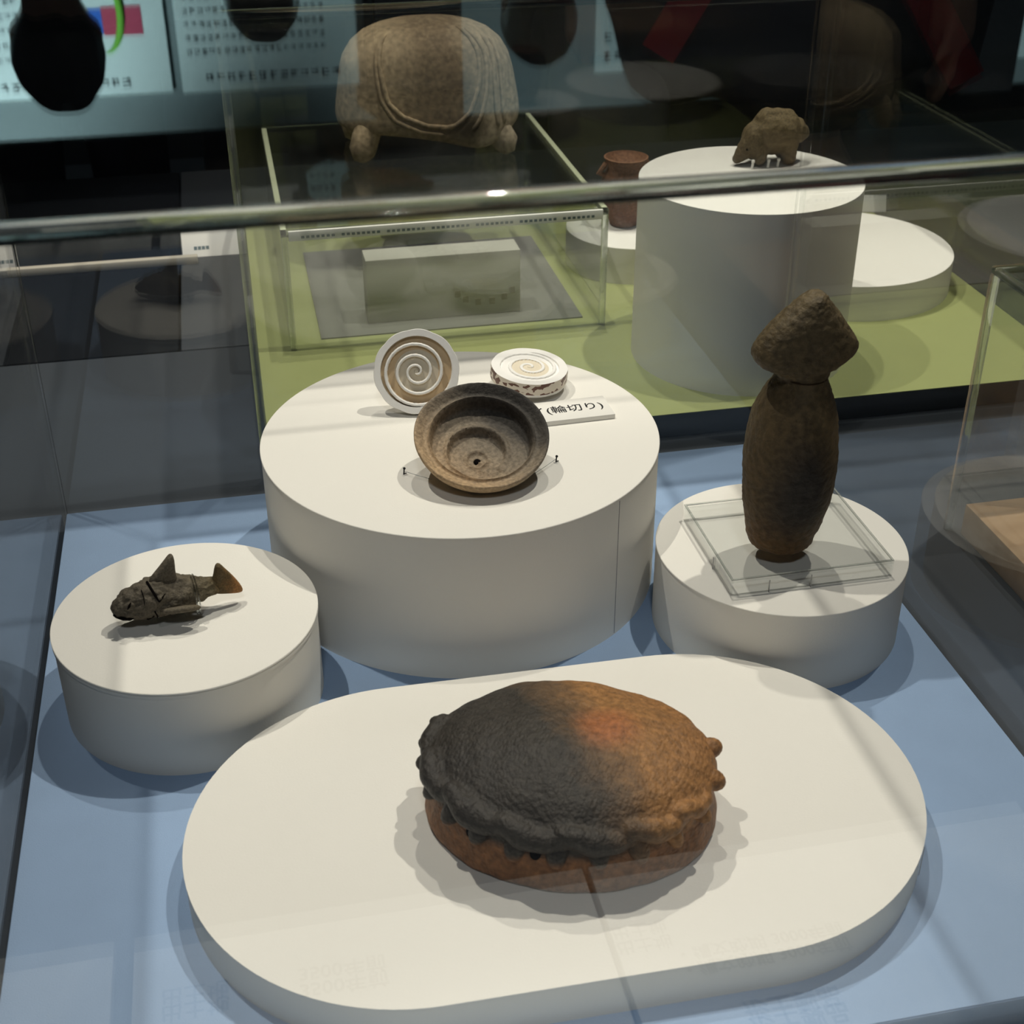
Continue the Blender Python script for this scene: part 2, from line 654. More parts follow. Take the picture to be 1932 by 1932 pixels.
def cover(name, label, x0, x1, y0, y1, z0, z1, t=0.006, corner=None, edge=None):
    """five clear sheets with polished solid edges"""
    c = thing(name, label, 'display case', ((x0 + x1) / 2, (y0 + y1) / 2, z0))
    a, b, h = (x1 - x0) / 2, (y1 - y0) / 2, z1 - z0
    e = t
    p = t * 0.85
    box('front_pane', -a + e, a - e, -b, -b + p, 0, h - e, ACR, c)
    box('back_pane', -a + e, a - e, b - p, b, 0, h - e, ACR, c)
    box('side_pane', -a, -a + p, -b + e, b - e, 0, h - e, ACR, c)
    box('side_pane', a - p, a, -b + e, b - e, 0, h - e, ACR, c)
    box('lid_pane', -a + e, a - e, -b + e, b - e, h - p, h, ACR, c)
    for sx in (-1, 1):
        for sy in (-1, 1):
            xa, ya = (-a if sx < 0 else a - e), (-b if sy < 0 else b - e)
            box('corner_edge', xa, xa + e, ya, ya + e, 0, h - e, corner or EDGE, c, 0.0006)
    for sy in (-1, 1):
        ya = -b if sy < 0 else b - e
        box('top_edge', -a, a, ya, ya + e, h - e, h, edge or EDGE, c, 0.0012)
    for sx in (-1, 1):
        xa = -a if sx < 0 else a - e
        box('top_edge', xa, xa + e, -b + e, b - e, h - e, h, EDGE, c, 0.0012)
    return c


cover('acrylic_cover', 'large clear acrylic cover over the blue display board', XL - 0.006, XR + 0.006, YF - 0.006, YB + 0.0105, -0.0199, H + 0.004, 0.0053, ACR, EDGE_THICK)
cover('acrylic_cover', 'large clear acrylic cover over the green display board', GX0 - 0.006, GX1 + 0.006, GY0 - 0.006, GY1 + 0.006, -0.0199, 0.311, 0.006)
NX, NY = 0.4045, 0.070
cover('acrylic_cover', 'low clear acrylic cover over the bare wooden block', NX, 0.93, -0.43, NY, -0.0199, 0.172, 0.005)

# wooden block in the neighbouring case
WOOD, nt, out = nodes('pale_wood')
tc = N(nt, 'TexCoord')
mp = N(nt, 'Mapping')
mp.inputs['Scale'].default_value = (4, 40, 40)
L(nt, tc.outputs['Object'], mp.inputs[0])
no = N(nt, 'TexNoise')
no.inputs['Scale'].default_value = 3
no.inputs['Detail'].default_value = 6
L(nt, mp.outputs[0], no.inputs['Vector'])
cr = N(nt, 'ValToRGB')
cr.color_ramp.elements[0].color = (0.42, 0.25, 0.13, 1)
cr.color_ramp.elements[1].color = (0.62, 0.42, 0.25, 1)
L(nt, no.outputs['Fac'], cr.inputs[0])
b = N(nt, 'BsdfPrincipled')
b.inputs['Roughness'].default_value = 0.5
L(nt, cr.outputs[0], b.inputs['Base Color'])
L(nt, b.outputs[0], out.inputs[0])
wp = at(1822, 950, 0.004)
wb = box('wooden_block', 0, 0.30, -0.26, 0, 0, 0.0238, WOOD, None, 0.001)
wb.location = (wp.x, wp.y, -0.0199)
tag(wb, 'pale brown wooden display block under the low cover', 'wood block')

# ------------------------------------------------------------------ plinths


def round_plinth(label, x, y, r, h, lip=0.0, seam=None, z0=0.0, group='white round plinths'):
    t = thing('round_plinth', label, 'plinth', (x, y, z0), group=group)
    prism('body', circle(r - lip, 160), 0, h - 0.0012, WHITE, t, 40)
    prism('top_sheet', circle(r, 160), h - 0.0012, h, WHITE, t, 40, 0.0003)
    if seam is not None:
        c_, s_ = math.cos(seam), math.sin(seam)
        tube('seam', [((r - lip) * c_, (r - lip) * s_, 0.001), ((r - lip) * c_, (r - lip) * s_, h - 0.002)], 0.00022, SEAM, t, 6)
    return t


BX, BY, BR, BZ = 0.0677, 0.0648, 0.12, 0.0935
FX, FY, FR, FZ = -0.1002, -0.0336, 0.0706, 0.0535
SX, SY, SR, SZ = 0.2395, -0.0315, 0.0727, 0.0512
TX, TY, TR, TL, TZ = 0.0707, -0.1868, 0.1054, 0.0715, 0.0220
round_plinth('large white round plinth under the grey spiral bowl', BX, BY, BR, BZ, 0.0004, R(-52))
fp = round_plinth('small white round plinth under the clay fish', FX, FY, FR, FZ, 0.0008)
prism('top_rim', circle(FR - 0.0001, 160), FZ - 0.0034, FZ - 0.0016, WHITE, fp, 40)
round_plinth('white round plinth under the squid shaped vessel', SX, SY, SR, SZ, 0.0003)
st = thing('oblong_plinth', 'low white oblong plinth with rounded ends under the knobbed pot', 'plinth', (TX, TY, 0), (0, 0, -0.0101))
prism('body', stadium(TR - 0.0003, TL), 0, TZ - 0.0012, WHITE, st, 40)
prism('top_sheet', stadium(TR, TL), TZ - 0.0012, TZ, WHITE, st, 40)
tube('seam', [(TL + 0.088, -0.0585, 0.002), (TL + 0.088, -0.0585, TZ - 0.002)], 0.0002, SEAM, st, 6)
KX, KY, KR, KZ = 0.3492, 0.342, 0.0882, 0.1481
round_plinth('tall white round plinth under the animal figurine', KX, KY, KR, KZ, 0.0)
round_plinth('low white disc plinth right of the tall plinth', 0.497, 0.478, 0.1027, 0.0326, 0.0)
round_plinth('low white disc plinth left behind the tall plinth', 0.3216, 0.5658, 0.0643, 0.035, 0.0)

# ------------------------------------------------------------------ abalone shaped pot
AC = Vector((0.0745, -0.1915, TZ))
ab_rot = R(-18)
ABM = clay('abalone_clay', [(0.0, (0.034, 0.029, 0.024)), (0.40, (0.040, 0.034, 0.027)), (0.55, (0.13, 0.078, 0.040)), (0.68, (0.305, 0.150, 0.052)), (1.0, (0.275, 0.130, 0.045))],
           (0.86, 0.50, 0.0), -0.060, 0.060, 45, 0.25, 0.7, 420, 0.5,
           cord=560, zband=(0.0170, 0.0235, (0.22, 0.098, 0.038)), spots2=[((0.016, 0.002, 0.05), 0.017, (0.33, 0.118, 0.042), (1, 1, 0.4))])
ab = thing('abalone_shaped_pot', 'dark and orange clay pot shaped like an abalone with knobbed rim', 'pottery', AC, (0, 0, ab_rot))
A_, B_ = 0.0660, 0.0520
prof = [(1.00, 0.0), (1.035, 0.0012), (1.05, 0.004), (1.04, 0.009), (1.015, 0.016), (0.985, 0.0225), (0.98, 0.0265), (1.00, 0.0295), (1.015, 0.0325), (1.005, 0.0352),
        (0.975, 0.0370), (0.93, 0.0388), (0.875, 0.0412), (0.80, 0.0438), (0.70, 0.0462), (0.58, 0.0484), (0.45, 0.0502), (0.31, 0.0514), (0.17, 0.0521), (0.05, 0.0524)]
def smooth01(a, b_, x):
    t_ = max(0, min(1, (x - a) / (b_ - a)))
    return t_ * t_ * (3 - 2 * t_)


V, F = [], []
NA = 220
for k, (r_, z_) in enumerate(prof):
    for i in range(NA):
        a = 2 * PI * i / NA
        front = max(0.0, math.cos(a + PI / 2 - 0.1))
        rid = math.exp(-((z_ - 0.0325) / 0.005) ** 2)
        lump = noise.noise(Vector((math.cos(a) * 3.3, math.sin(a) * 3.3, 1.7)))
        l2 = noise.noise(Vector((math.cos(a) * 8, math.sin(a) * 8, 4.7)))
        rr = r_ + rid * (0.020 * lump + 0.018 * l2 + 0.010 * front)
        zz = z_ - rid * (0.0045 * front + 0.003 * lump + 0.0022 * l2)
        x, y = rr * A_ * math.cos(a), rr * B_ * math.sin(a)
        if z_ > 0.0365:   # the dome leans back a little, dented on the far right
            zz += 0.0022 * noise.noise(Vector((x * 30, y * 30, 2.0)))
            zz += -0.0022 * math.exp(-(((x - 0.035) / 0.03) ** 2 + ((y - 0.030) / 0.02) ** 2)) * smooth01(0.96, 0.85, r_)
        V.append((x, y, zz))
for k in range(len(prof) - 1):
    for i in range(NA):
        j = (i + 1) % NA
        F.append((k * NA + i, k * NA + j, (k + 1) * NA + j, (k + 1) * NA + i))
F.append(tuple(reversed(range(NA))))
F.append(tuple(range((len(prof) - 1) * NA, len(prof) * NA)))
abody = [(V, F)]
rk = random.Random(11)
# rope-like ridge along the near side: overlapping twisted strands
for (a0, a1, r0, zt) in ((-200, -166, 0.0046, 0.0350), (-172, -140, 0.0060, 0.0348), (-144, -112, 0.0068, 0.0342), (-117, -88, 0.0066, 0.0322), (-92, -62, 0.0062, 0.0318), (-66, -38, 0.0056, 0.0322), (-42, -16, 0.0046, 0.0328)):
    pts, rr = [], []
    for k in range(15):
        t_ = k / 14
        a = R(a0 + (a1 - a0) * t_)
        o_ = 0.99 + 0.02 * math.sin(PI * t_)
        pts.append((o_ * A_ * math.cos(a), o_ * B_ * math.sin(a), zt + 0.0022 - 0.0068 * t_ + 0.0008 * math.sin(t_ * 9)))
        rr.append(r0 * (0.35 + 0.65 * math.sin(PI * (0.08 + 0.84 * t_))) * (1 + 0.05 * math.sin(k * 1.3)))
    abody.append(tube_vf(pts, rr, 14))
fuse('body', abody, 0.0012, ABM, ab, 4, 0.0007, 110)
# pointed knobs: large ones on the two ends, drooping teeth below the rope on the near side
for (adeg, dz, ln, rad, z0_) in ((176, 0.05, 0.0075, 0.0046, 0.0315), (163, 0.30, 0.0072, 0.0044, 0.0330), (188, -0.15, 0.0074, 0.0048, 0.0300), (14, 0.25, 0.0068, 0.0050, 0.0330), (-6, -0.25, 0.0066, 0.0050, 0.0300),
                                 (203, -0.9, 0.0080, 0.0046, 0.0275), (220, -1.1, 0.0085, 0.0048, 0.0265), (236, -1.1, 0.0085, 0.0050, 0.0260), (252, -1.2, 0.0090, 0.0052, 0.0250),
                                 (268, -1.2, 0.0085, 0.0050, 0.0245), (284, -1.2, 0.0085, 0.0048, 0.0245), (300, -1.1, 0.0090, 0.0048, 0.0250), (316, -1.0, 0.0085, 0.0044, 0.0260), (334, -0.7, 0.0080, 0.0042, 0.0275)):
    a = R(adeg)
    d = Vector((math.cos(a), math.sin(a), dz)).normalized()
    p0 = Vector((0.985 * A_ * math.cos(a), 0.985 * B_ * math.sin(a), z0_))
    pts = [p0 - d * 0.003, p0 + d * ln * 0.30, p0 + d * ln * 0.62, p0 + d * ln * 0.88, p0 + d * ln]
    tube('knob', pts, [rad * 1.08, rad, rad * 0.84, rad * 0.55, rad * 0.22], ABM, ab, 14)
# pierced holes under the ridge
for a in (-128, -100):
    a = R(a)
    V, F = ball_vf((1.012 * A_ * math.cos(a), 1.012 * B_ * math.sin(a), 0.0215), (0.0026, 0.0026, 0.0030), 14, 8)
    mk('hole', V, F, plain('hole_black', (0.006, 0.005, 0.005), 0.95, 0.0) if 'hole_black' not in MATS else MATS['hole_black'], ab, 60)

# ------------------------------------------------------------------ squid shaped vessel on a clear tray
TRAYZ = SZ + 0.0100
tr = thing('acrylic_tray', 'shallow clear acrylic tray turned over on its white plinth', 'acrylic tray', (0.1929, -0.0764, SZ), (0, 0, R(0.3)))
TW, TD, TH = 0.0955, 0.0835, 0.0100
box('top_plate', 0, TW, 0, TD, TH - 0.0016, TH, ACR, tr)
for nm, q in (('side_plate', (0, TW, 0, 0.0016)), ('side_plate', (0, TW, TD - 0.0016, TD)), ('side_plate', (0, 0.0016, 0.0017, TD - 0.0017)), ('side_plate', (TW - 0.0016, TW, 0.0017, TD - 0.0017))):
    box(nm, q[0], q[1], q[2], q[3], 0.0, TH - 0.0017, ACR, tr)
for a, b_, horiz in ((0, 0, 1), (0, TD - 0.0012, 1), (0, 0, 0), (TW - 0.0012, 0, 0)):
    if horiz:
        box('rim_edge', 0.0013, TW - 0.0013, b_, b_ + 0.0012, TH + 0.00005, TH + 0.0006, EDGE, tr)
    else:
        box('rim_edge', a, a + 0.0012, 0, TD, TH + 0.00005, TH + 0.0006, EDGE, tr)
for (x, y) in ((-0.0006, 0.028), (0.022, -0.0006), (0.0465, -0.0006)):
    tube('pin', [(x, y, 0), (x, y, 0.0078)], 0.00035, plain('pin_steel', (0.35, 0.35, 0.36), 0.3, 0.5, metal=1.0) if 'pin_steel' not in MATS else MATS['pin_steel'], tr, 8)

SQY = -0.0555
rows = [(1020, 1417, 1524), (1016, 1415, 1527), (1010, 1413, 1530), (1000, 1411, 1534), (985, 1410, 1545), (960, 1407, 1554), (930, 1405, 1563), (900, 1405, 1569), (870, 1406, 1573),
        (840, 1409, 1575), (810, 1415, 1575), (785, 1422, 1573), (762, 1432, 1570), (742, 1444, 1566), (727, 1455, 1561), (716, 1465, 1557), (708, 1470, 1556),
        (700, 1468, 1559), (693, 1458, 1567), (686, 1441, 1580), (679, 1430, 1595), (671, 1423, 1606), (662, 1420, 1613), (652, 1421, 1616), (642, 1427, 1613), (630, 1436, 1605),
        (615, 1450, 1596), (598, 1469, 1586), (582, 1487, 1576), (568, 1503, 1567), (557, 1520, 1560), (551, 1533, 1554)]
dep = [0.0160, 0.0166, 0.0169, 0.0174, 0.0185, 0.0205, 0.0222, 0.0232, 0.0238, 0.0240, 0.0238, 0.0230, 0.0218, 0.0202, 0.0186, 0.0172, 0.0162,
       0.0155, 0.0150, 0.0148, 0.0148, 0.0147, 0.0145, 0.0142, 0.0138, 0.0134, 0.0128, 0.0118, 0.0106, 0.0092, 0.0075, 0.0050]
base = at(1469, 1020, TRAYZ)
SQY = base.y
V, F = [], []
NS = 72
secs = []
_r2, _d2 = [], []
for i in range(len(rows) - 1):   # finer sections between the measured ones
    p = [list(rows[max(0, min(len(rows) - 1, i + q))]) + [dep[max(0, min(len(rows) - 1, i + q))]] for q in (-1, 0, 1, 2)]
    for st_ in range(4):
        u = st_ / 4
        v = [0.5 * (2 * p[1][c] + (p[2][c] - p[0][c]) * u + (2 * p[0][c] - 5 * p[1][c] + 4 * p[2][c] - p[3][c]) * u * u + (3 * p[1][c] - p[0][c] - 3 * p[2][c] + p[3][c]) * u ** 3) for c in range(4)]
        _r2.append(v[:3])
        _d2.append(v[3])
rows, dep = _r2 + [rows[-1]], _d2 + [dep[-1]]
for (y, xl, xr), dd in zip(rows, dep):
    pl, pr = aty(xl, y, SQY), aty(xr, y, SQY)
    secs.append(((pl.z + pr.z) / 2, pl.x, pr.x, dd))
z0 = TRAYZ + 0.0007
zs = [s[0] for s in secs]
off = z0 - zs[0]
top = zs[-1]
sq0 = Vector((base.x, SQY, z0))
for i, (z, xa, xb, dd) in enumerate(secs):
    zz = z0 + (z - zs[0]) * (top - z0) / (top - zs[0])
    cx, hw = (xa + xb) / 2, (xb - xa) / 2
    for k in range(NS):
        a = 2 * PI * k / NS
        ca, sa = math.cos(a), math.sin(a)
        e = 0.85 if hw > dd * 1.35 else 1.0
        V.append((cx + hw * math.copysign(abs(ca) ** e, ca) - sq0.x, dd * math.copysign(abs(sa) ** e, sa), zz - z0))
for i in range(len(secs) - 1):
    for k in range(NS):
        j = (k + 1) % NS
        F.append((i * NS + k, i * NS + j, (i + 1) * NS + j, (i + 1) * NS + k))
F.append(tuple(reversed(range(NS))))
F.append(tuple(range((len(secs) - 1) * NS, len(secs) * NS)))
SQM = clay('squid_clay', [(0.0, (0.145, 0.078, 0.030)), (0.2, (0.100, 0.065, 0.028)), (0.5, (0.088, 0.060, 0.027)), (0.8, (0.084, 0.060, 0.029)), (1.0, (0.094, 0.069, 0.034))],
           (0, 0, 1), 0.0, 0.15, 38, 0.3, 0.9, 260, 0.6,
           spots2=[((0.002, -0.024, 0.040), 0.046, (0.012, 0.010, 0.008), (1.8, 0.6, 1.1))])
sq = thing('squid_shaped_vessel', 'dark brown clay vessel shaped like an upright squid with pointed fin', 'pottery', sq0)
sqb = mk('body', V, F, SQM, sq, 80)
tx = bpy.data.textures.new('clay_wobble', 'CLOUDS')
tx.noise_scale = 0.014
dm = sqb.modifiers.new('wobble', 'DISPLACE')
dm.texture = tx
dm.texture_coords = 'LOCAL'
dm.strength = 0.0012
dm.mid_level = 0.5
sbs = sqb.modifiers.new('sub', 'SUBSURF')
sbs.levels = sbs.render_levels = 1
tx3 = bpy.data.textures.new('clay_pits', 'CLOUDS')
tx3.noise_scale = 0.0032
tx3.noise_depth = 3
dm = sqb.modifiers.new('pits', 'DISPLACE')
dm.texture = tx3
dm.texture_coords = 'LOCAL'
dm.strength = 0.0013
dm.mid_level = 0.5
# fine incised strokes on the fin and a ring cut at the neck
zf = lambda y: (aty(1500, y, SQY).z - zs[0]) * (top - z0) / (top - zs[0])
GROOVE = plain('groove_dark_clay', (0.030, 0.019, 0.010), 0.9, 0.1)
pn = []
for k in range(25):
    a = R(-178 + 176 * k / 24)
    pl, pr = aty(1467, 704, SQY), aty(1558, 704, SQY)
    pn.append(((pl.x + pr.x) / 2 - sq0.x + (pr.x - pl.x) / 2 * 0.985 * math.cos(a), 0.0156 * math.sin(a), zf(704)))
tube('neck_cut', pn[5:20], [0.0001] + [0.00045] * 13 + [0.0001], GROOVE, sq, 6)

# ------------------------------------------------------------------ clay fish
nose, tail = at(208, 1152, FZ + 0.0125), at(452, 1098, FZ + 0.0125)
ax = tail - nose
LF = ax.length
ang = math.atan2(ax.y, ax.x)
FISHM = clay('fish_clay', [(0.0, (0.068, 0.057, 0.042)), (0.5, (0.120, 0.100, 0.070)), (0.76, (0.105, 0.083, 0.045)), (0.86, (0.12, 0.078, 0.030)), (0.97, (0.30, 0.14, 0.045))],
             (1, 0, -0.20), 0.0, LF * 1.0, 150, 0.30, 1.0, 330, 0.7, cord=0)
fs = thing('clay_fish', 'small dark grey clay fish with cracked body and orange tail', 'figurine', (nose.x, nose.y, FZ + 0.0125), (0, 0, ang))
fprof = [(t_, zc, up * 1.22, dn * 1.12, wd_ * 1.2) for t_, zc, up, dn, wd_ in
         [(0.0, -0.0005, 0.0020, 0.0020, 0.0024), (0.03, 0.0, 0.0040, 0.0036, 0.0042), (0.09, 0.0, 0.0066, 0.0058, 0.0062), (0.17, 0.0005, 0.0086, 0.0072, 0.0078),
          (0.26, 0.001, 0.0100, 0.0082, 0.0088), (0.35, 0.001, 0.0104, 0.0086, 0.0092), (0.45, 0.001, 0.0098, 0.0082, 0.0090), (0.55, 0.001, 0.0088, 0.0076, 0.0084),
          (0.64, 0.001, 0.0074, 0.0066, 0.0070), (0.72, 0.001, 0.0056, 0.0052, 0.0052), (0.79, 0.001, 0.0044, 0.0044, 0.0038), (0.84, 0.001, 0.0040, 0.0042, 0.0028)]]
V, F = [], []
NF = 40
for t_, zc, up, dn, wd in fprof:
    for k in range(NF):
        a = 2 * PI * k / NF
        ca, sa = math.cos(a), math.sin(a)
        n_ = 1 + 0.07 * noise.noise(Vector((t_ * 9, ca * 1.8, sa * 1.8)))
        # mouth: a notch running back from the nose on both sides
        z = zc + (up if sa > 0 else dn) * sa * n_
        V.append((t_ * LF, wd * ca * n_, z))
for i in range(len(fprof) - 1):
    for k in range(NF):
        j = (k + 1) % NF
        F.append((i * NF + k, i * NF + j, (i + 1) * NF + j, (i + 1) * NF + k))
F.append(tuple(reversed(range(NF))))
F.append(tuple(range((len(fprof) - 1) * NF, len(fprof) * NF)))
F = [tuple(reversed(f)) for f in F]
fb = mk('body', V, F, FISHM, fs, 80)
sm = fb.modifiers.new('sub', 'SUBSURF')
sm.levels = sm.render_levels = 2
tx2 = bpy.data.textures.new('fish_wobble', 'CLOUDS')
tx2.noise_scale = 0.006
dm = fb.modifiers.new('wobble', 'DISPLACE')
dm.texture = tx2
dm.texture_coords = 'LOCAL'
dm.strength = 0.0026
dm.mid_level = 0.5
sm.levels = sm.render_levels = 3
tx4 = bpy.data.textures.new('fish_pits', 'VORONOI')
tx4.noise_scale = 0.0042
dm = fb.modifiers.new('flakes', 'DISPLACE')
dm.texture = tx4
dm.texture_coords = 'LOCAL'
dm.strength = 0.0016
dm.mid_level = 0.3


def fin(name, outline, y0, thick, parent, mat, tilt=None):
    """outline in x, z (metres), a lens-thick plate in the x-z plane"""
    n = len(outline)
    cx = sum(p[0] for p in outline) / n
    cz = sum(p[1] for p in outline) / n
    V, F = [], []
    rings = [(1.0, 0.35), (0.86, 0.85), (0.5, 1.0)]
    for sgn in (-1, 1):
        for s, tt in rings:
            for p in outline:
                V.append((cx + (p[0] - cx) * s, y0 + sgn * tt * thick / 2, cz + (p[1] - cz) * s))
        V.append((cx, y0 + sgn * thick / 2, cz))
    m_ = 3 * n + 1
    for k in range(2):
        for i in range(n):
            j = (i + 1) % n
            F.append((k * n + i, k * n + j, (k + 1) * n + j, (k + 1) * n + i))
            F.append((m_ + k * n + j, m_ + k * n + i, m_ + (k + 1) * n + i, m_ + (k + 1) * n + j))
    for i in range(n):
        j = (i + 1) % n
        F.append((2 * n + i, 2 * n + j, 3 * n))
        F.append((m_ + 2 * n + j, m_ + 2 * n + i, m_ + 3 * n))
        F.append((j, i, m_ + i, m_ + j))
    F = [tuple(reversed(f)) for f in F]
    if tilt:
        V = [tilt @ Vector(v) for v in V]
    o = mk(name, V, F, mat, parent, 60)
    s = o.modifiers.new('sub', 'SUBSURF')
    s.levels = s.render_levels = 1
    return o


fin('dorsal_fin', [(0.29 * LF, 0.0112), (0.34 * LF, 0.0148), (0.41 * LF, 0.0196), (0.475 * LF, 0.0245), (0.505 * LF, 0.0268), (0.53 * LF, 0.0258), (0.53 * LF, 0.0200), (0.52 * LF, 0.0140), (0.54 * LF, 0.0088), (0.42 * LF, 0.0080)],
    0.0, 0.0062, fs, FISHM)
fin('tail_fin', [(0.76 * LF, 0.0034), (0.80 * LF, 0.0060), (0.815 * LF, 0.0115), (0.835 * LF, 0.0150), (0.865 * LF, 0.0148), (0.90 * LF, 0.0105), (0.935 * LF, 0.0072), (0.985 * LF, 0.0015), (1.02 * LF, -0.0038),
                 (1.02 * LF, -0.0062), (0.985 * LF, -0.0066), (0.91 * LF, -0.0056), (0.84 * LF, -0.0046), (0.76 * LF, -0.0030)], 0.0, 0.0052, fs, FISHM)
pt = Matrix.Translation((0.34 * LF, -0.0092, -0.0012)) @ Euler((R(64), R(-2), R(-15))).to_matrix().to_4x4()
pf = [(0.0, 0.0030), (0.008, 0.0046), (0.015, 0.0042), (0.0205, 0.0018), (0.0225, -0.0006), (0.0205, -0.0024), (0.013, -0.0044), (0.006, -0.0046), (0.0, -0.0032)]
fin('pectoral_fin', pf, 0.0, 0.0034, fs, FISHM, pt)
pt2 = Matrix.Translation((0.34 * LF, 0.0092, -0.0012)) @ Euler((R(-64), R(-2), R(15))).to_matrix().to_4x4()
fin('pectoral_fin', pf, 0.0, 0.0034, fs, FISHM, pt2)
HOLE = MATS['hole_black']


def on_fish(t_, a, k=1.0):
    """a point on the fish's skin: along t_, around a (degrees, -180..180, 0 = near side, 90 = top)"""
    for (t0, z0_, u0, d0, w0), (t1, z1_, u1, d1, w1) in zip(fprof, fprof[1:]):
        if t0 <= t_ <= t1:
            s = (t_ - t0) / (t1 - t0)
            zc, up, dn, wd = [p + (q - p) * s for p, q in ((z0_, z1_), (u0, u1), (d0, d1), (w0, w1))]
            break
    a = R(a)
    return Vector((t_ * LF, -wd * k * math.cos(a), zc + (up if math.sin(a) > 0 else dn) * k * math.sin(a)))


tube('mouth', [on_fish(0.012, -8, 1.0), on_fish(0.04, -22, 0.99), on_fish(0.08, -28, 0.985), on_fish(0.12, -30, 0.98), on_fish(0.15, -28, 0.97)], [0.0004, 0.0009, 0.0010, 0.0008, 0.0003], HOLE, fs, 8)
V, F = ball_vf(on_fish(0.135, 28, 0.97), (0.0032, 0.0014, 0.0024), 16, 8)
ey = mk('eye', V, F, FISHM, fs, 60)
tube('eye_slit', [on_fish(0.118, 22, 1.13), on_fish(0.135, 30, 1.14), on_fish(0.150, 38, 1.11)], [0.0003, 0.0008, 0.0003], HOLE, ey, 8)
for cpts, cr_ in (([(0.30, 84), (0.315, 60), (0.335, 38), (0.355, 20)], 0.0007), ([(0.355, 20), (0.385, 30), (0.41, 38)], 0.0004), ([(0.31, -2), (0.325, -25), (0.33, -50)], 0.0004),
                  ([(0.245, 62), (0.25, 40), (0.245, 20)], 0.0003), ([(0.30, -25), (0.26, -50), (0.235, -75)], 0.00035)):
    tube('crack', [on_fish(a, b_, 1.015) for a, b_ in cpts], [cr_] * (len(cpts) - 1) + [cr_ * 0.5], HOLE, fs, 6)
# clear nylon loops and wedge that hold the fish
NYL = EDGE
loop = thing('nylon_loop', 'clear nylon loop around the tail end of the clay fish', 'support', (nose.x, nose.y, FZ), (0, 0, ang))
for dt in (0.0, 0.02):
    pts = []
    for k in range(29):
        a = 2 * PI * k / 28
        pts.append(((0.635 + dt) * LF, 0.0098 * math.cos(a), 0.0128 + (0.0092 if math.sin(a) > 0 else 0.0119) * math.sin(a) ))
    tube('loop', pts, 0.0004, NYL, loop, 6)
wd = thing('acrylic_wedge', 'small clear acrylic wedge propping the clay fish from below', 'support', (nose.x, nose.y, FZ), (0, 0, ang))
V = [(0.33 * LF, -0.0075, 0.0002), (0.55 * LF, -0.0075, 0.0002), (0.55 * LF, 0.004, 0.0002), (0.33 * LF, 0.004, 0.0002),
     (0.35 * LF, -0.0060, 0.0026), (0.53 * LF, -0.0060, 0.0042), (0.53 * LF, 0.003, 0.0042), (0.35 * LF, 0.003, 0.0026)]
mk('block', V, [(0, 3, 2, 1), (4, 5, 6, 7), (0, 1, 5, 4), (1, 2, 6, 5), (2, 3, 7, 6), (3, 0, 4, 7)], ACR, wd)

# ------------------------------------------------------------------ spiral bowl
BOWLM = clay('bowl_clay', [(0.0, (0.42, 0.29, 0.165)), (0.25, (0.33, 0.24, 0.15)), (0.48, (0.225, 0.178, 0.125)), (0.66, (0.165, 0.135, 0.10)), (0.80, (0.060, 0.052, 0.043)), (1.0, (0.036, 0.032, 0.028))],
             (0.80, 0.60, 0), -0.036, 0.034, 70, 0.22, 0.7, 260, 0.7)
RB = 0.0383
tilt = R(24)
bc = at(909, 818, BZ + 0.0258)
bw = thing('spiral_bowl', 'grey brown clay bowl with a spiral groove inside and centre hole', 'pottery', bc, (tilt, R(-3), R(4)))


def smooth(a, b_, x):
    t_ = max(0, min(1, (x - a) / (b_ - a)))
    return t_ * t_ * (3 - 2 * t_)


def bowl_h(u, th):
    """height inside the bowl at radius u (0..1) and angle th"""
    z = -0.0045 * smooth(1.0, 0.80, u)
    z += 0.0016 * math.exp(-((u - 0.775) / 0.030) ** 2)
    z -= 0.0078 * smooth(0.775, 0.715, u)
    z -= 0.0010 * smooth(0.70, 0.5, u)
    # the inner whorl spirals: its edge moves out as the angle turns
    w_ = ((th - R(-60)) % (2 * PI)) / (2 * PI)
    e = 0.40 + 0.16 * w_
    fade = smooth(0.0, 0.22, w_) * (1 - smooth(0.80, 1.0, w_))
    z += 0.0018 * math.exp(-((u - e) / 0.035) ** 2) * fade
    z -= 0.0038 * smooth(e - 0.01, e - 0.06, u) * (0.30 + 0.70 * fade)
    z += 0.0009 * math.exp(-((u - 0.17) / 0.025) ** 2)
    z -= 0.0010 * smooth(0.17, 0.12, u)
    z -= 0.0015 * smooth(0.062, 0.046, u)
    return z


V, F = [], []
NB = 128
us = [1.0, 0.985, 0.965, 0.94, 0.9, 0.86, 0.83, 0.81, 0.795, 0.78, 0.765, 0.75, 0.735, 0.72, 0.705, 0.68, 0.64, 0.60, 0.57, 0.545, 0.525, 0.505, 0.485, 0.465, 0.445, 0.425, 0.405, 0.385, 0.365,
      0.345, 0.325, 0.305, 0.285, 0.265, 0.245, 0.225, 0.205, 0.185, 0.165, 0.145, 0.125, 0.10, 0.08, 0.068, 0.060, 0.052, 0.045, 0.03]
OX, OY = -0.0035, -0.0060
for u in us:
    for i in range(NB):
        a = 2 * PI * i / NB
        k = 1 - smooth(0.0, 0.85, u)
        wob = 1 + 0.008 * noise.noise(Vector((math.cos(a) * 2, math.sin(a) * 2, 7)))
        edge = -0.0008 if u == 1.0 else 0
        V.append((u * RB * math.cos(a) * wob + OX * k, u * RB * math.sin(a) * wob + OY * k, bowl_h(u, a) + edge + 0.0003 * noise.noise(Vector((u * 20 * math.cos(a), u * 20 * math.sin(a), 3)))))
inner = len(us)
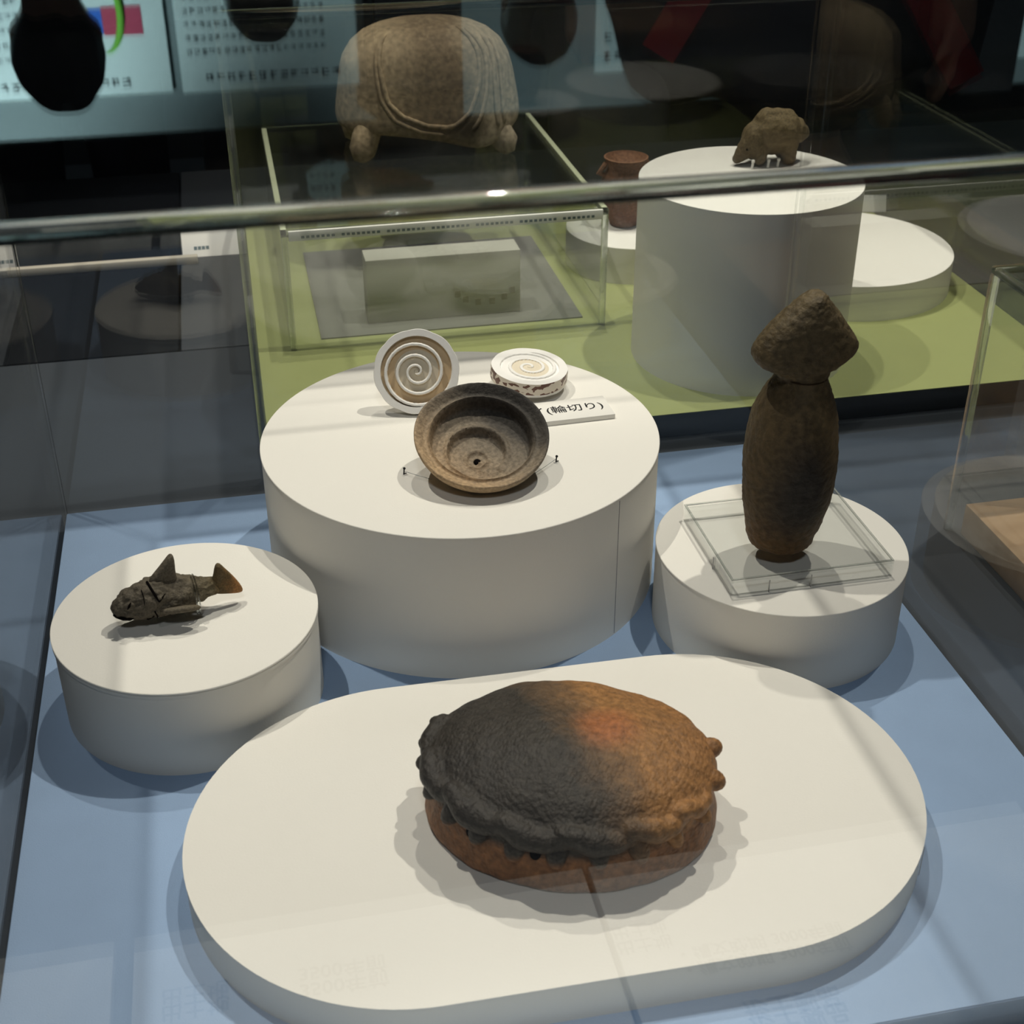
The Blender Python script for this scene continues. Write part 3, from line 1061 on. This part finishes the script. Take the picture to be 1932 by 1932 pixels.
outs = [(1.0, -0.0022), (0.985, -0.0040), (0.95, -0.0070), (0.88, -0.0102), (0.78, -0.0148), (0.64, -0.0178), (0.45, -0.0200), (0.25, -0.0212), (0.08, -0.0215)]
for u, z in outs:
    for i in range(NB):
        a = 2 * PI * i / NB
        k = 1 - smooth(0.0, 0.85, u)
        V.append((u * RB * math.cos(a), u * RB * math.sin(a), z))
tot = inner + len(outs)
for r_ in range(inner - 1):
    for i in range(NB):
        j = (i + 1) % NB
        F.append((r_ * NB + j, r_ * NB + i, (r_ + 1) * NB + i, (r_ + 1) * NB + j))
F.append(tuple((inner - 1) * NB + i for i in range(NB)))
for i in range(NB):
    j = (i + 1) % NB
    F.append((i, j, inner * NB + j, inner * NB + i))
for r_ in range(inner, tot - 1):
    for i in range(NB):
        j = (i + 1) % NB
        F.append((r_ * NB + i, r_ * NB + j, (r_ + 1) * NB + j, (r_ + 1) * NB + i))
F.append(tuple(reversed([(tot - 1) * NB + i for i in range(NB)])))
F = [tuple(reversed(f)) for f in F]
mk('shell', V, F, BOWLM, bw, 75)
V, F = ball_vf((OX, OY, bowl_h(0.04, 0) + 0.0012), (0.0021, 0.0021, 0.0010), 14, 8)
mk('hole', V, F, HOLE, bw, 60)

# pins and threads that steady the bowl
for (px_, py_), (qx, qy), lab in (((762, 895), (815, 905), 'tiny black pin with thread at the tan edge of the spiral bowl'), ((1049, 872), (1010, 893), 'tiny black pin with thread at the dark edge of the spiral bowl')):
    p = at(px_, py_, BZ)
    q = at(qx, qy, BZ + 0.002)
    t = thing('thread_pin', lab, 'pin', p, group='thread pins beside the spiral bowl')
    tube('needle', [(0, 0, 0.0), (0.0003, 0, 0.0035)], 0.0004, INK, t, 8)
    V, F = ball_vf((0.0004, 0, 0.0038), 0.0008, 10, 6)
    mk('pin_head', V, F, INK, t, 60)
    tube('foot', [(0, 0, 0.0006), (0.0016, 0.0002, 0.0006)], 0.0003, INK, t, 6)
    d = q - p
    tube('thread', [(0, 0, 0.0022), (d.x * 0.5, d.y * 0.5, 0.0020), (d.x, d.y, 0.0022)], 0.00012, GREYINK, t, 5)

# ------------------------------------------------------------------ sliced cone shells
SHW = plain('shell_white', (0.88, 0.86, 0.82), 0.45, 0.35, 90, 0.04)
SHT = plain('shell_tan', (0.66, 0.50, 0.31), 0.5, 0.3, 120, 0.12)
SHB = plain('shell_cream', (0.74, 0.66, 0.52), 0.5, 0.3, 120, 0.06)


def spiral_disc(name, parent, rad, thick, turns, depth, scal, mats, rim=0.17, th0=0.0, tight=1.0, edgemat=0):
    """a flat slice of a coiled shell: raised spiral wall, channel between"""
    n, m_ = 120, 84
    V, F, MI = [], [], []

    def h(u, a):
        if u > 1 - rim:
            return 0.0, 0
        s = (u / (1 - rim)) ** tight
        ph = (s * turns - a / (2 * PI)) % 1.0
        wall = 0.30
        if u < 0.05:
            return -depth * 0.3, 2
        if ph < wall:
            e = min(ph, wall - ph) / (wall * 0.5)
            return -depth * 0.25 * (1 - min(1, e * 1.6)), 0
        return -depth * (0.55 + 0.45 * s), (1 if s > 0.66 else 2)

    for r_ in range(m_ + 1):
        u = 1 - r_ / m_
        for i in range(n):
            a = 2 * PI * i / n
            sc = 1 + scal * (abs(math.sin(a * 5 + 0.6)) - 0.5) * (u > 0.93) + scal * 0.4 * math.sin(2 * a + 1)
            z, _ = h(u, (a + th0) % (2 * PI))
            V.append((u * rad * sc * math.cos(a), u * rad * sc * math.sin(a), z + thick / 2))
    for r_ in range(m_):
        u = 1 - (r_ + 0.5) / m_
        for i in range(n):
            j = (i + 1) % n
            F.append((r_ * n + i, (r_ + 1) * n + i, (r_ + 1) * n + j, r_ * n + j))
            MI.append(h(u, (2 * PI * (i + 0.5) / n + th0) % (2 * PI))[1])
            F[-1] = tuple(reversed(F[-1]))
    F = [tuple(reversed(f)) for f in F]
    F = [tuple(reversed(f)) for f in F]
    b0 = len(V)
    for k, (s, z) in enumerate(((1.012, 0.30), (1.012, -0.30), (0.985, -0.5), (0.0, -0.5))):
        for i in range(n):
            a = 2 * PI * i / n
            sc = 1 + scal * (abs(math.sin(a * 5 + 0.6)) - 0.5) + scal * 0.4 * math.sin(2 * a + 1)
            V.append((s * rad * sc * math.cos(a), s * rad * sc * math.sin(a), thick * z))
    prev = 0
    for k in range(4):
        for i in range(n):
            j = (i + 1) % n
            F.append((b0 + k * n + i, b0 + k * n + j, prev + j, prev + i))
            MI.append(3 if len(mats) > 3 and k < 2 else 0)
        prev = b0 + k * n
    return mk(name, V, F, mats, parent, 40, MI)


sc_ = at(786, 701, BZ + 0.0252)
s1 = thing('shell_slice', 'sliced white cone shell standing on edge showing tan spiral', 'shell', sc_, (R(66), 0, R(-9)), 'sliced cone shells on the large plinth')
spiral_disc('slice', s1, 0.0258, 0.0050, 3.5, 0.0042, 0.022, [SHW, SHT, SHB], 0.15, R(150), 0.85)
ea = thing('shell_stand', 'small clear stand behind the upright shell slice', 'stand', (sc_.x, sc_.y, BZ), (0, 0, R(-9)))
Vw = [(-0.008, 0.0125, 0), (0.008, 0.0125, 0), (0.008, 0.026, 0), (-0.008, 0.026, 0), (-0.008, 0.0125, 0.018), (0.008, 0.0125, 0.018), (0.008, 0.0150, 0.018), (-0.008, 0.0150, 0.018)]
mk('wedge', Vw, [(0, 3, 2, 1), (4, 5, 6, 7), (0, 1, 5, 4), (1, 2, 6, 5), (2, 3, 7, 6), (3, 0, 4, 7)], ACR, ea)
# speckled outer face of the lying slice
SPK, nt, out = nodes('shell_speckled_edge')
tc = N(nt, 'TexCoord')
mp = N(nt, 'Mapping')
mp.inputs['Scale'].default_value = (1, 1, 1.6)
L(nt, tc.outputs['Object'], mp.inputs[0])
vo = N(nt, 'TexVoronoi')
vo.inputs['Scale'].default_value = 300
L(nt, mp.outputs[0], vo.inputs['Vector'])
cr = N(nt, 'ValToRGB')
cr.color_ramp.interpolation = 'CONSTANT'
cr.color_ramp.elements[0].color = (0.74, 0.66, 0.55, 1)
cr.color_ramp.elements[1].position = 0.62
cr.color_ramp.elements[1].color = (0.13, 0.05, 0.03, 1)
sp_ = N(nt, 'SeparateColor')
L(nt, vo.outputs['Color'], sp_.inputs[0])
L(nt, sp_.outputs[0], cr.inputs[0])
b = N(nt, 'BsdfPrincipled')
b.inputs['Roughness'].default_value = 0.4
L(nt, cr.outputs[0], b.inputs['Base Color'])
L(nt, b.outputs[0], out.inputs[0])
s2p = at(998, 703, BZ + 0.0115)
s2 = thing('shell_slice', 'thick white cone shell slice lying flat with brown speckled edge', 'shell', s2p, (R(5), R(3), R(12)), 'sliced cone shells on the large plinth')
spiral_disc('slice', s2, 0.0243, 0.0095, 2.6, 0.0012, 0.010, [SHW, SHW, SHB, SPK], 0.22, R(40), 1.0)

# ------------------------------------------------------------------ label on the large plinth
lp = at(1161, 781, BZ + 0.0032)
lb = thing('name_card', 'white card with black lettering beside the lying shell slice', 'label', (lp.x, lp.y, BZ), (0, 0, R(2.0)))
box('card', -0.082, 0, 0, 0.0265, 0, 0.0032, plain('card_white', (0.80, 0.78, 0.73), 0.7, 0.2), lb, 0.0002)
text('lettering', 'イモガイ(輪切り)', 0.0102, (-0.0035, 0.0105, 0.00328), INK, lb, align='RIGHT', bold=0.005)

# ------------------------------------------------------------------ far case: clear box with pot on top
QX0, QX1, QY0, QY1, QZ = -0.0181, 0.2556, 0.418, 0.7346, 0.1048
cbx = thing('acrylic_riser', 'clear acrylic riser box under the domed clay vessel', 'riser', ((QX0 + QX1) / 2, (QY0 + QY1) / 2, 0))
a, b_ = (QX1 - QX0) / 2, (QY1 - QY0) / 2
t5 = 0.005
box('front_pane', -a + t5, a - t5, -b_, -b_ + t5 * 0.8, 0, QZ - t5, ACR, cbx)
box('back_pane', -a + t5, a - t5, b_ - t5 * 0.8, b_, 0, QZ - t5, ACR, cbx)
box('side_pane', -a, -a + t5 * 0.8, -b_ + t5, b_ - t5, 0, QZ - t5, ACR, cbx)
box('side_pane', a - t5 * 0.8, a, -b_ + t5, b_ - t5, 0, QZ - t5, ACR, cbx)
box('top_pane', -a + t5, a - t5, -b_ + t5, b_ - t5, QZ - t5 * 0.8, QZ, ACR, cbx)
for sx in (-1, 1):
    for sy in (-1, 1):
        xa, ya = (-a if sx < 0 else a - t5), (-b_ if sy < 0 else b_ - t5)
        box('corner_edge', xa, xa + t5, ya, ya + t5, 0, QZ - t5, EDGE, cbx, 0.0005)
EDGEG = plain('green_glow_edge', (0.50, 0.53, 0.36), 0.4, 0.4)  # green glow of light passing through the sheet, painted as an opaque colour
for sy in (-1, 1):
    ya = -b_ if sy < 0 else b_ - t5
    box('top_edge', -a, a, ya, ya + t5, QZ - t5, QZ, EDGE, cbx, 0.0006)
for sx in (-1, 1):
    xa = -a if sx < 0 else a - t5
    box('top_edge', xa, xa + t5, -b_ + t5, b_ - t5, QZ - t5, QZ, EDGEG, cbx, 0.0006)

mat_ = box('grey_mat', 0.009, 0.240, 0.437, 0.652, 0.0002, 0.0012, plain('grey_felt', (0.16, 0.16, 0.14), 0.95, 0.1, 200, 0.1))
tag(mat_, 'flat grey mat on the green board inside the riser', 'mat')
wbk = thing('white_block', 'pale upright block with faint marks on the grey mat inside the riser', 'block', (0.1205, 0.474, 0.0013))
box('body', -0.068, 0.068, -0.014, 0.014, 0, 0.058, plain('pale_block', (0.42, 0.41, 0.35), 0.8, 0.2, 30, 0.1), wbk, 0.001)
for k in range(6):
    a_ = R(200 + 28 * k)
    box('mark', 0.036 + 0.026 * math.cos(a_) - 0.0025, 0.036 + 0.026 * math.cos(a_) + 0.0025, -0.0144, -0.0140, 0.026 + 0.014 * math.sin(a_) - 0.003, 0.026 + 0.014 * math.sin(a_) + 0.003,
        plain('faint_mark', (0.25, 0.23, 0.17), 0.8) if 'faint_mark' not in MATS else MATS['faint_mark'], wbk)
cap1, cap2 = at(486, 449, QZ + 0.004), at(1146, 405, QZ + 0.004)
strip = thing('caption_strip', 'long white caption strip along the front of the clear riser', 'label', (-0.012, QY0 - 0.0026, QZ - 0.0078))
box('card', 0, 0.262, 0, 0.0025, 0, 0.0082, MATS['card_white'], strip, 0.0003)
V, F = [], []
for k in range(60):
    x = 0.01 + k * 0.0041
    b0 = len(V)
    V += [(x, -0.00015, 0.0020), (x + 0.0026, -0.00015, 0.0020), (x + 0.0026, -0.00015, 0.0042), (x, -0.00015, 0.0042)]
    F.append((b0, b0 + 1, b0 + 2, b0 + 3))
    if k % 9 == 7:
        V, F = V[:-4], F[:-1]
mk('print', V, F, GREYINK, strip)
pl = at(345, 487, -0.0199)
pc_ = thing('name_plate', 'small white name plate on the black topped table', 'label', (pl.x, pl.y, -0.0199), (R(-48), 0, 0))
box('plate', 0, 0.0665, 0, 0.004, 0.0, 0.030, MATS['card_white'], pc_, 0.0003)
V, F = [], []
for k in range(4):
    x = 0.012 + 0.004 * k
    b0 = len(V)
    V += [(x, -0.0002, 0.008), (x + 0.0032, -0.0002, 0.008), (x + 0.0032, -0.0002, 0.012), (x, -0.0002, 0.012)]
    F.append((b0, b0 + 1, b0 + 2, b0 + 3))
mk('print', V, F, GREYINK, pc_)
ba, bb_ = at(-80, 530, -0.0199), at(374, 494, -0.0199)
bar = box('edging_bar', ba.x, bb_.x, -0.004, 0.004, 0, 0.008, plain('beige_bar', (0.50, 0.46, 0.38), 0.6, 0.3), None, 0.0008)
bar.location = (0, (ba.y + bb_.y) / 2, -0.0199)
bar.rotation_euler = (0, 0, 0)
tag(bar, 'long beige edging bar lying on the black topped table', 'bar')

# domed vessel
VC = Vector((0.1355, 0.632, QZ + 0.0003))
DOMEM = clay('dome_clay', [(0.0, (0.46, 0.35, 0.22)), (0.30, (0.40, 0.30, 0.18)), (0.42, (0.23, 0.165, 0.095)), (0.60, (0.21, 0.15, 0.088)), (0.74, (0.40, 0.32, 0.215)), (1.0, (0.50, 0.42, 0.31))],
             (1, 0, 0), -0.09, 0.09, 30, 0.30, 0.7, 120, 0.75, spots2=[((0.03, -0.055, 0.030), 0.020, (0.06, 0.045, 0.028), (1, 0.5, 1.2))])
dv = thing('domed_vessel', 'large tan clay vessel with carved bands and stub feet', 'pottery', VC)
DA, DB, DH = 0.0865, 0.060, 0.119
dprof = [(0.93, 0.0), (0.985, 0.03), (1.0, 0.10), (0.985, 0.22), (0.955, 0.38), (0.925, 0.52), (0.88, 0.66), (0.80, 0.78), (0.68, 0.87), (0.53, 0.93), (0.36, 0.97), (0.19, 0.992), (0.05, 1.0)]


def dome(a, s):
    """point on the dome: angle a, height fraction s"""
    for (r0, h0), (r1, h1) in zip(dprof, dprof[1:]):
        if h0 <= s <= h1 + 1e-9:
            k = (s - h0) / (h1 - h0)
            r_ = r0 + (r1 - r0) * k
            break
    rim = 0.026 - 0.016 * math.exp(-((((a - R(-62)) + PI) % (2 * PI) - PI) / 0.5) ** 2)
    z = rim + (DH - rim) * s
    ca, sa = math.cos(a), math.sin(a)
    sh = -0.008 * s if False else 0
    bump_ = 0.03 * math.exp(-(((a - R(195) + PI) % (2 * PI) - PI) / 0.35) ** 2) * math.exp(-((s - 0.62) / 0.12) ** 2)
    return Vector(((r_ + bump_) * DA * math.copysign(abs(ca) ** 0.85, ca) + sh, (r_ + bump_) * DB * math.copysign(abs(sa) ** 0.85, sa), z))


V, F = [], []
ND = 120
hs = [0.0, 0.015, 0.03, 0.06, 0.10, 0.16, 0.22, 0.30, 0.38, 0.45, 0.52, 0.59, 0.66, 0.72, 0.78, 0.83, 0.87, 0.90, 0.93, 0.95, 0.97, 0.985, 0.992, 1.0]
for s in hs:
    for i in range(ND):
        V.append(dome(2 * PI * i / ND, s))
for k, s in enumerate((0.0, 0.2, 0.45, 0.66, 0.80, 0.90)):
    for i in range(ND):
        p = dome(2 * PI * i / ND, s)
        V.append(Vector((p.x * 0.90, p.y * 0.87, p.z - (0.0 if k == 0 else 0.004))))
nh = len(hs)
for k in range(nh - 1):
    for i in range(ND):
        j = (i + 1) % ND
        F.append((k * ND + i, k * ND + j, (k + 1) * ND + j, (k + 1) * ND + i))
F.append(tuple((nh - 1) * ND + i for i in range(ND)))
for i in range(ND):
    j = (i + 1) % ND
    F.append((j, i, nh * ND + i, nh * ND + j))
for k in range(nh, nh + 5):
    for i in range(ND):
        j = (i + 1) % ND
        F.append((k * ND + j, k * ND + i, (k + 1) * ND + i, (k + 1) * ND + j))
F.append(tuple(reversed([(nh + 5) * ND + i for i in range(ND)])))
mk('body', V, F, DOMEM, dv, 70)
for ang_ in (218, 322, 142, 38):
    p = dome(R(ang_), 0.02)
    q = Vector((p.x * 0.93, p.y * 0.93, p.z))
    pts = [Vector((q.x * 0.80, q.y * 0.75, q.z + 0.012)), Vector((q.x * 0.96, q.y * 0.95, q.z)), Vector((q.x * 1.05, q.y * 1.05, 0.011)), Vector((q.x * 1.04, q.y * 1.04, 0.004)), Vector((q.x * 1.03, q.y * 1.03, 0.0008))]
    tube('foot', pts, [0.0110, 0.0130, 0.0125, 0.0100, 0.0050], DOMEM, dv, 16)
bands = [[(226, 0.90), (232, 0.62), (238, 0.34), (248, 0.16), (262, 0.08), (276, 0.08)],
         [(229, 0.84), (237, 0.56), (243, 0.32), (253, 0.20), (266, 0.14), (280, 0.15)],
         [(306, 0.95), (302, 0.75), (296, 0.5), (288, 0.30), (278, 0.17), (268, 0.11)],
         [(312, 0.93), (308, 0.72), (302, 0.46), (295, 0.26), (287, 0.13)],
         [(322, 0.88), (316, 0.74), (311, 0.5), (309, 0.3), (310, 0.1)],
         [(328, 0.84), (322, 0.70), (318, 0.50), (316, 0.3), (316, 0.1)]]
for bd in bands:
    pts = []
    for (a0, h0), (a1, h1) in zip(bd, bd[1:]):
        for k in range(6):
            t_ = k / 6
            pts.append(dome(R(a0 + (a1 - a0) * t_), h0 + (h1 - h0) * t_))
    tube('carved_band', pts, [0.0006] + [0.0024] * (len(pts) - 2) + [0.0006], DOMEM, dv, 8)

# boar figurine on the tall plinth
BOARM = clay('boar_clay', [(0.0, (0.085, 0.060, 0.032)), (0.5, (0.135, 0.100, 0.052)), (1.0, (0.175, 0.130, 0.065))], (0.3, 0, 1), 0, 0.05, 90, 0.4, 0.8, 200, 0.75)
g0 = at(1382, 313, KZ)
bo = thing('animal_figurine', 'brown clay boar figurine with humped back on the tall plinth', 'figurine', (g0.x, g0.y, KZ), (0, 0, R(2)))
parts = []
parts += chain([((0.004, 0, 0.006), 0.0048), ((0.011, 0, 0.0135), 0.0080), ((0.019, 0, 0.0225), 0.0125), ((0.029, 0, 0.0265), 0.0160), ((0.041, 0, 0.0265), 0.0155), ((0.050, 0, 0.0250), 0.0115), ((0.0575, 0, 0.0235), 0.0065)])
parts += chain([((0.026, 0, 0.036), 0.009), ((0.044, 0, 0.035), 0.008)])
parts += chain([((0.020, 0, 0.0165), 0.0095), ((0.042, 0, 0.0175), 0.0105)])
for sy in (-1, 1):
    parts += chain([((0.020, 0.006 * sy, 0.016), 0.0075), ((0.020, 0.0075 * sy, 0.0068), 0.0055)])
    parts += chain([((0.044, 0.006 * sy, 0.018), 0.0085), ((0.045, 0.0075 * sy, 0.0064), 0.0060)])
fuse('body', parts, 0.0012, BOARM, bo, 5, 0.0008, 220)
for sy in (-1, 1):
    V, F = ball_vf((0.0145, 0.0075 * sy, 0.0225), (0.0028, 0.0016, 0.0040), 12, 8)
    mk('ear', V, F, BOARM, bo, 60)
    V, F = ball_vf((0.0085, 0.0066 * sy, 0.0145), 0.0010, 10, 6)
    mk('eye', V, F, HOLE, bo, 60)
for k, x in enumerate((0.012, 0.0255, 0.034)):
    p = thing('support_peg', ('white peg under the snout of the boar figurine', 'white peg under the front legs of the boar figurine', 'white peg under the belly of the boar figurine')[k], 'peg',
              (g0.x + x, g0.y - 0.012 + 0.0005 * k, KZ), group='white pegs under the boar figurine')
    tube('shaft', [(0, 0, 0), (0.001, 0.001, 0.0055)], 0.0011, MATS['card_white'], p, 8)
    V, F = ball_vf((0.001, 0.001, 0.0060), 0.0016, 10, 6)
    mk('tip', V, F, MATS['card_white'], p, 60)

# small brown pot on the low disc behind, paper tent at the back
TERRA = clay('terracotta', [(0.0, (0.13, 0.065, 0.04)), (1.0, (0.24, 0.125, 0.07))], (0, 0, 1), 0, 0.07, 60, 0.5, 0.6, 150, 0.75)
tp = at(1187, 436, 0.035)
tv = thing('brown_pot', 'small reddish brown pot on the low disc behind the tall plinth', 'pottery', (tp.x, tp.y + 0.02, 0.035))
lat = [(0.006, 0.0), (0.013, 0.001), (0.017, 0.010), (0.022, 0.024), (0.024, 0.038), (0.020, 0.050), (0.017, 0.056), (0.021, 0.066), (0.0195, 0.0665), (0.015, 0.056), (0.004, 0.050)]
V, F = [], []
for r_, z in lat:
    for i in range(40):
        a = 2 * PI * i / 40
        V.append((r_ * math.cos(a), r_ * math.sin(a), z))
for k in range(len(lat) - 1):
    for i in range(40):
        j = (i + 1) % 40
        F.append((k * 40 + i, k * 40 + j, (k + 1) * 40 + j, (k + 1) * 40 + i))
F.append(tuple(reversed(range(40))))
F.append(tuple((len(lat) - 1) * 40 + i for i in range(40)))
mk('body', V, F, TERRA, tv, 50)
for sx in (-1, 1):
    tube('lug', [(0.016 * sx, 0, 0.048), (0.026 * sx, 0, 0.052), (0.019 * sx, 0, 0.061)], 0.003, TERRA, tv, 8)
lp2 = at(1640, 396, 0.0)
tn = thing('tent_card', 'small folded white card behind the right-hand disc plinth', 'label', (lp2.x, lp2.y, 0.0003), (0, 0, R(-12)))
mk('card', [(-0.016, -0.008, 0), (0.016, -0.008, 0), (0.016, 0, 0.016), (-0.016, 0, 0.016), (-0.016, 0.008, 0), (0.016, 0.008, 0)],
   [(0, 1, 2, 3), (3, 2, 5, 4), (0, 3, 4), (1, 5, 2)], MATS['card_white'], tn)

# ------------------------------------------------------------------ caption boards in front of the near case
CAPM = plain('caption_white', (0.78, 0.80, 0.78), 0.6, 0.2)
for k, (xa, xb, lab) in enumerate(((-0.36, -0.141, 'white caption board before the fish corner of the near case'), (-0.132, 0.0800, 'white caption board before the middle of the near case'), (0.083, 0.31, 'white caption board before the squid corner of the near case'))):
    t = thing('caption_board', lab, 'sign', (xa, -0.446, -0.0199), group='caption boards along the front of the near case')
    box('board', 0, xb - xa, 0, 0.116, 0, 0.0078, CAPM, t, 0.0005)
    wI = xb - xa
    if k == 2:
        text('title', '形土製品', 0.0112, (0.090, 0.0925, 0.00785), INK, t, align='RIGHT', bold=0.022)
        text('lettering', '・縄文晩期 3000年前', 0.0088, (0.106, 0.058, 0.00785), INK, t, align='RIGHT', bold=0.015)
        text('lettering', '出土地', 0.0088, (0.000, 0.040, 0.00785), INK, t, bold=0.015)
    if k == 1:
        text('title', '出土地', 0.0100, (0.012, 0.034, 0.00785), INK, t, bold=0.015)
        text('lettering', '3500年前', 0.0100, (0.072, 0.034, 0.00785), INK, t, bold=0.015)

# ------------------------------------------------------------------ visitors
SKIN = plain('skin', (0.42, 0.24, 0.16), 0.55, 0.3)
HAIR = plain('black_hair', (0.008, 0.007, 0.006), 0.45, 0.4)
EYEM = plain('eye_dark', (0.02, 0.015, 0.012), 0.2, 0.5)


def visitor(label, x, y, rotz, h, jacket, trousers, hair_long=False, lean=0.0, strap=None):
    k = h / 1.70
    t = thing('person', label, 'person', (x, y, FLOOR + 0.001), (0, 0, rotz))
    P = lambda a, b_, c: (a * k + lean * max(0, c - 0.9) * 1.0, b_ * k, c * k)
    arm = lambda s: [(P(0.17 * s, 0.0, 1.40), 0.052 * k), (P(0.235 * s, 0.02, 1.13), 0.042 * k), (P(0.235 * s, -0.05, 0.89), 0.030 * k)]
    hand = lambda s: [(P(0.235 * s, -0.055, 0.87), 0.028 * k), (P(0.235 * s, -0.065, 0.81), 0.030 * k)]
    parts = chain([(P(0, 0, 0.93), 0.13 * k), (P(0, 0, 1.12), 0.115 * k), (P(0, 0, 1.30), 0.125 * k), (P(0, 0.005, 1.43), 0.06 * k), (P(0, 0, 1.52), 0.052 * k)])
    for s in (-1, 1):
        parts += chain([(P(0.09 * s, 0, 0.90), 0.085 * k), (P(0.10 * s, -0.01, 0.50), 0.058 * k), (P(0.10 * s, 0.01, 0.10), 0.038 * k), (P(0.10 * s, -0.06, 0.045), 0.035 * k)])
        parts += chain(arm(s)) + chain(hand(s))
        for q in range(4):
            yy = -0.090 + 0.018 * q
            ln = (0.070, 0.078, 0.074, 0.058)[q]
            parts += chain([(P(0.235 * s, yy, 0.795), 0.0095 * k), (P(0.233 * s, yy, 0.795 - ln * 0.55), 0.0090 * k), (P(0.222 * s, yy + 0.004, 0.795 - ln), 0.0085 * k)], 8)
        parts += chain([(P(0.230 * s, -0.09, 0.84), 0.011 * k), (P(0.215 * s, -0.11, 0.80), 0.0095 * k), (P(0.205 * s, -0.115, 0.775), 0.0085 * k)], 8)
    hd = Vector(P(0, -0.012, 1.60))
    parts.append(ball_vf(hd, (0.072 * k, 0.092 * k, 0.105 * k), 24, 16))
    parts.append(ball_vf(hd + Vector((0, -0.03 * k, -0.055 * k)), (0.052 * k, 0.056 * k, 0.05 * k), 20, 12))
    parts += chain([(hd + Vector((0, -0.088 * k, 0.0)), 0.010 * k), (hd + Vector((0, -0.104 * k, -0.030 * k)), 0.014 * k)], 10)
    for s in (-1, 1):
        parts.append(ball_vf(hd + Vector((0.074 * s * k, 0.008 * k, -0.01 * k)), (0.012 * k, 0.020 * k, 0.032 * k), 12, 8))
    bd_ = fuse('body', parts, 0.011, SKIN, t, 2)
    for s in (-1, 1):
        V, F = ball_vf(hd + Vector((0.030 * s * k, -0.083 * k, 0.008 * k)), (0.012 * k, 0.008 * k, 0.006 * k), 12, 8)
        mk('eye', V, F, EYEM, t, 60)
    V, F = ball_vf(hd + Vector((0, -0.084 * k, -0.062 * k)), (0.024 * k, 0.008 * k, 0.005 * k), 14, 8)
    mk('mouth', V, F, plain('lips', (0.30, 0.11, 0.09), 0.5) if 'lips' not in MATS else MATS['lips'], t, 60)
    hp = [ball_vf(hd + Vector((0, 0.016 * k, 0.022 * k)), (0.086 * k, 0.098 * k, 0.104 * k), 24, 16)]
    if hair_long:
        hp.append(ball_vf(hd + Vector((0, 0.055 * k, -0.08 * k)), (0.075 * k, 0.05 * k, 0.13 * k), 20, 14))
    hm = fuse('hair', hp, 0.012, HAIR, t, 3, 0.004, 30)
    jm = plain('jacket_cloth', jacket, 0.85, 0.15, 30, 0.2, 0.6, 40)
    jp = []
    V, F = [], []
    for (z, a_, b_) in ((0.74, 0.215, 0.165), (0.86, 0.205, 0.160), (1.0, 0.185, 0.145), (1.12, 0.18, 0.140), (1.25, 0.195, 0.145), (1.36, 0.20, 0.135), (1.43, 0.165, 0.11), (1.475, 0.085, 0.085), (1.50, 0.066, 0.07)):
        for i in range(28):
            a = 2 * PI * i / 28
            V.append(Vector(P(a_ * math.cos(a), b_ * math.sin(a), z)))
    for q in range(8):
        for i in range(28):
            j = (i + 1) % 28
            F.append((q * 28 + i, q * 28 + j, (q + 1) * 28 + j, (q + 1) * 28 + i))
    F.append(tuple(reversed(range(28))))
    F.append(tuple(8 * 28 + i for i in range(28)))
    jp.append((V, F))
    for s in (-1, 1):
        jp += chain([(p, r_ * 1.32 + 0.006) for p, r_ in arm(s)[:2]] + [(P(0.235 * s, -0.045, 0.91), 0.044 * k)])
    fuse('jacket', jp, 0.018, jm, t, 5, 0.012, 7)
    tm = plain('trouser_cloth', trousers, 0.9, 0.1)
    tp_ = []
    for s in (-1, 1):
        tp_ += chain([(P(0.085 * s, 0, 0.90), 0.108 * k), (P(0.10 * s, -0.01, 0.50), 0.080 * k), (P(0.10 * s, 0.01, 0.10), 0.066 * k)])
    fuse('trousers', tp_, 0.018, tm, t, 4, 0.006, 9)
    for s in (-1, 1):
        V, F = ball_vf(P(0.10 * s, -0.05, 0.045), (0.052 * k, 0.135 * k, 0.045 * k), 20, 12)
        mk('shoe', V, F, INK, t, 60)
    if strap:
        pts = []
        for q in range(17):
            u = q / 16
            pts.append(P(-0.15 + 0.33 * u, -0.155 - 0.012 * math.sin(PI * u), 0.80 + 0.60 * u))
        V, F = [], []
        for p in pts:
            V += [Vector(p) + Vector((-0.020, 0, 0.012)), Vector(p) + Vector((0.020, 0, -0.012)), Vector(p) + Vector((0.020, 0.008, -0.012)), Vector(p) + Vector((-0.020, 0.008, 0.012))]
        for q in range(16):
            for i in range(4):
                j = (i + 1) % 4
                F.append((q * 4 + i, q * 4 + j, q * 4 + 4 + j, q * 4 + 4 + i))
        F += [(3, 2, 1, 0), (64, 65, 66, 67)]
        mk('strap', V, F, plain('red_strap', (0.40, 0.02, 0.03), 0.6), t)
        bag = box('bag', -0.30, -0.14, -0.20, 0.0, 0.58, 0.82, plain('bag_cloth', (0.06, 0.06, 0.065), 0.8), t, 0.03, 3)
    return t


visitor('dark clothed visitor facing the panel with blue and red boxes', -0.345, 2.10, R(180), 1.70, (0.015, 0.015, 0.016), (0.012, 0.012, 0.014))
visitor('dark clothed visitor facing the text panel beside the black column', 0.055, 2.62, R(170), 1.70, (0.018, 0.018, 0.02), (0.012, 0.012, 0.014), True)
visitor('dark clothed visitor facing the bare wall right of the black column', 0.685, 2.60, R(185), 1.775, (0.016, 0.016, 0.018), (0.012, 0.012, 0.014))
visitor('visitor in dark jacket with red shoulder strap behind the green display', 0.70, 1.24, R(-12), 1.80, (0.035, 0.032, 0.035), (0.02, 0.02, 0.024), False, 0.12, True)
S.collection.children.link(COL)
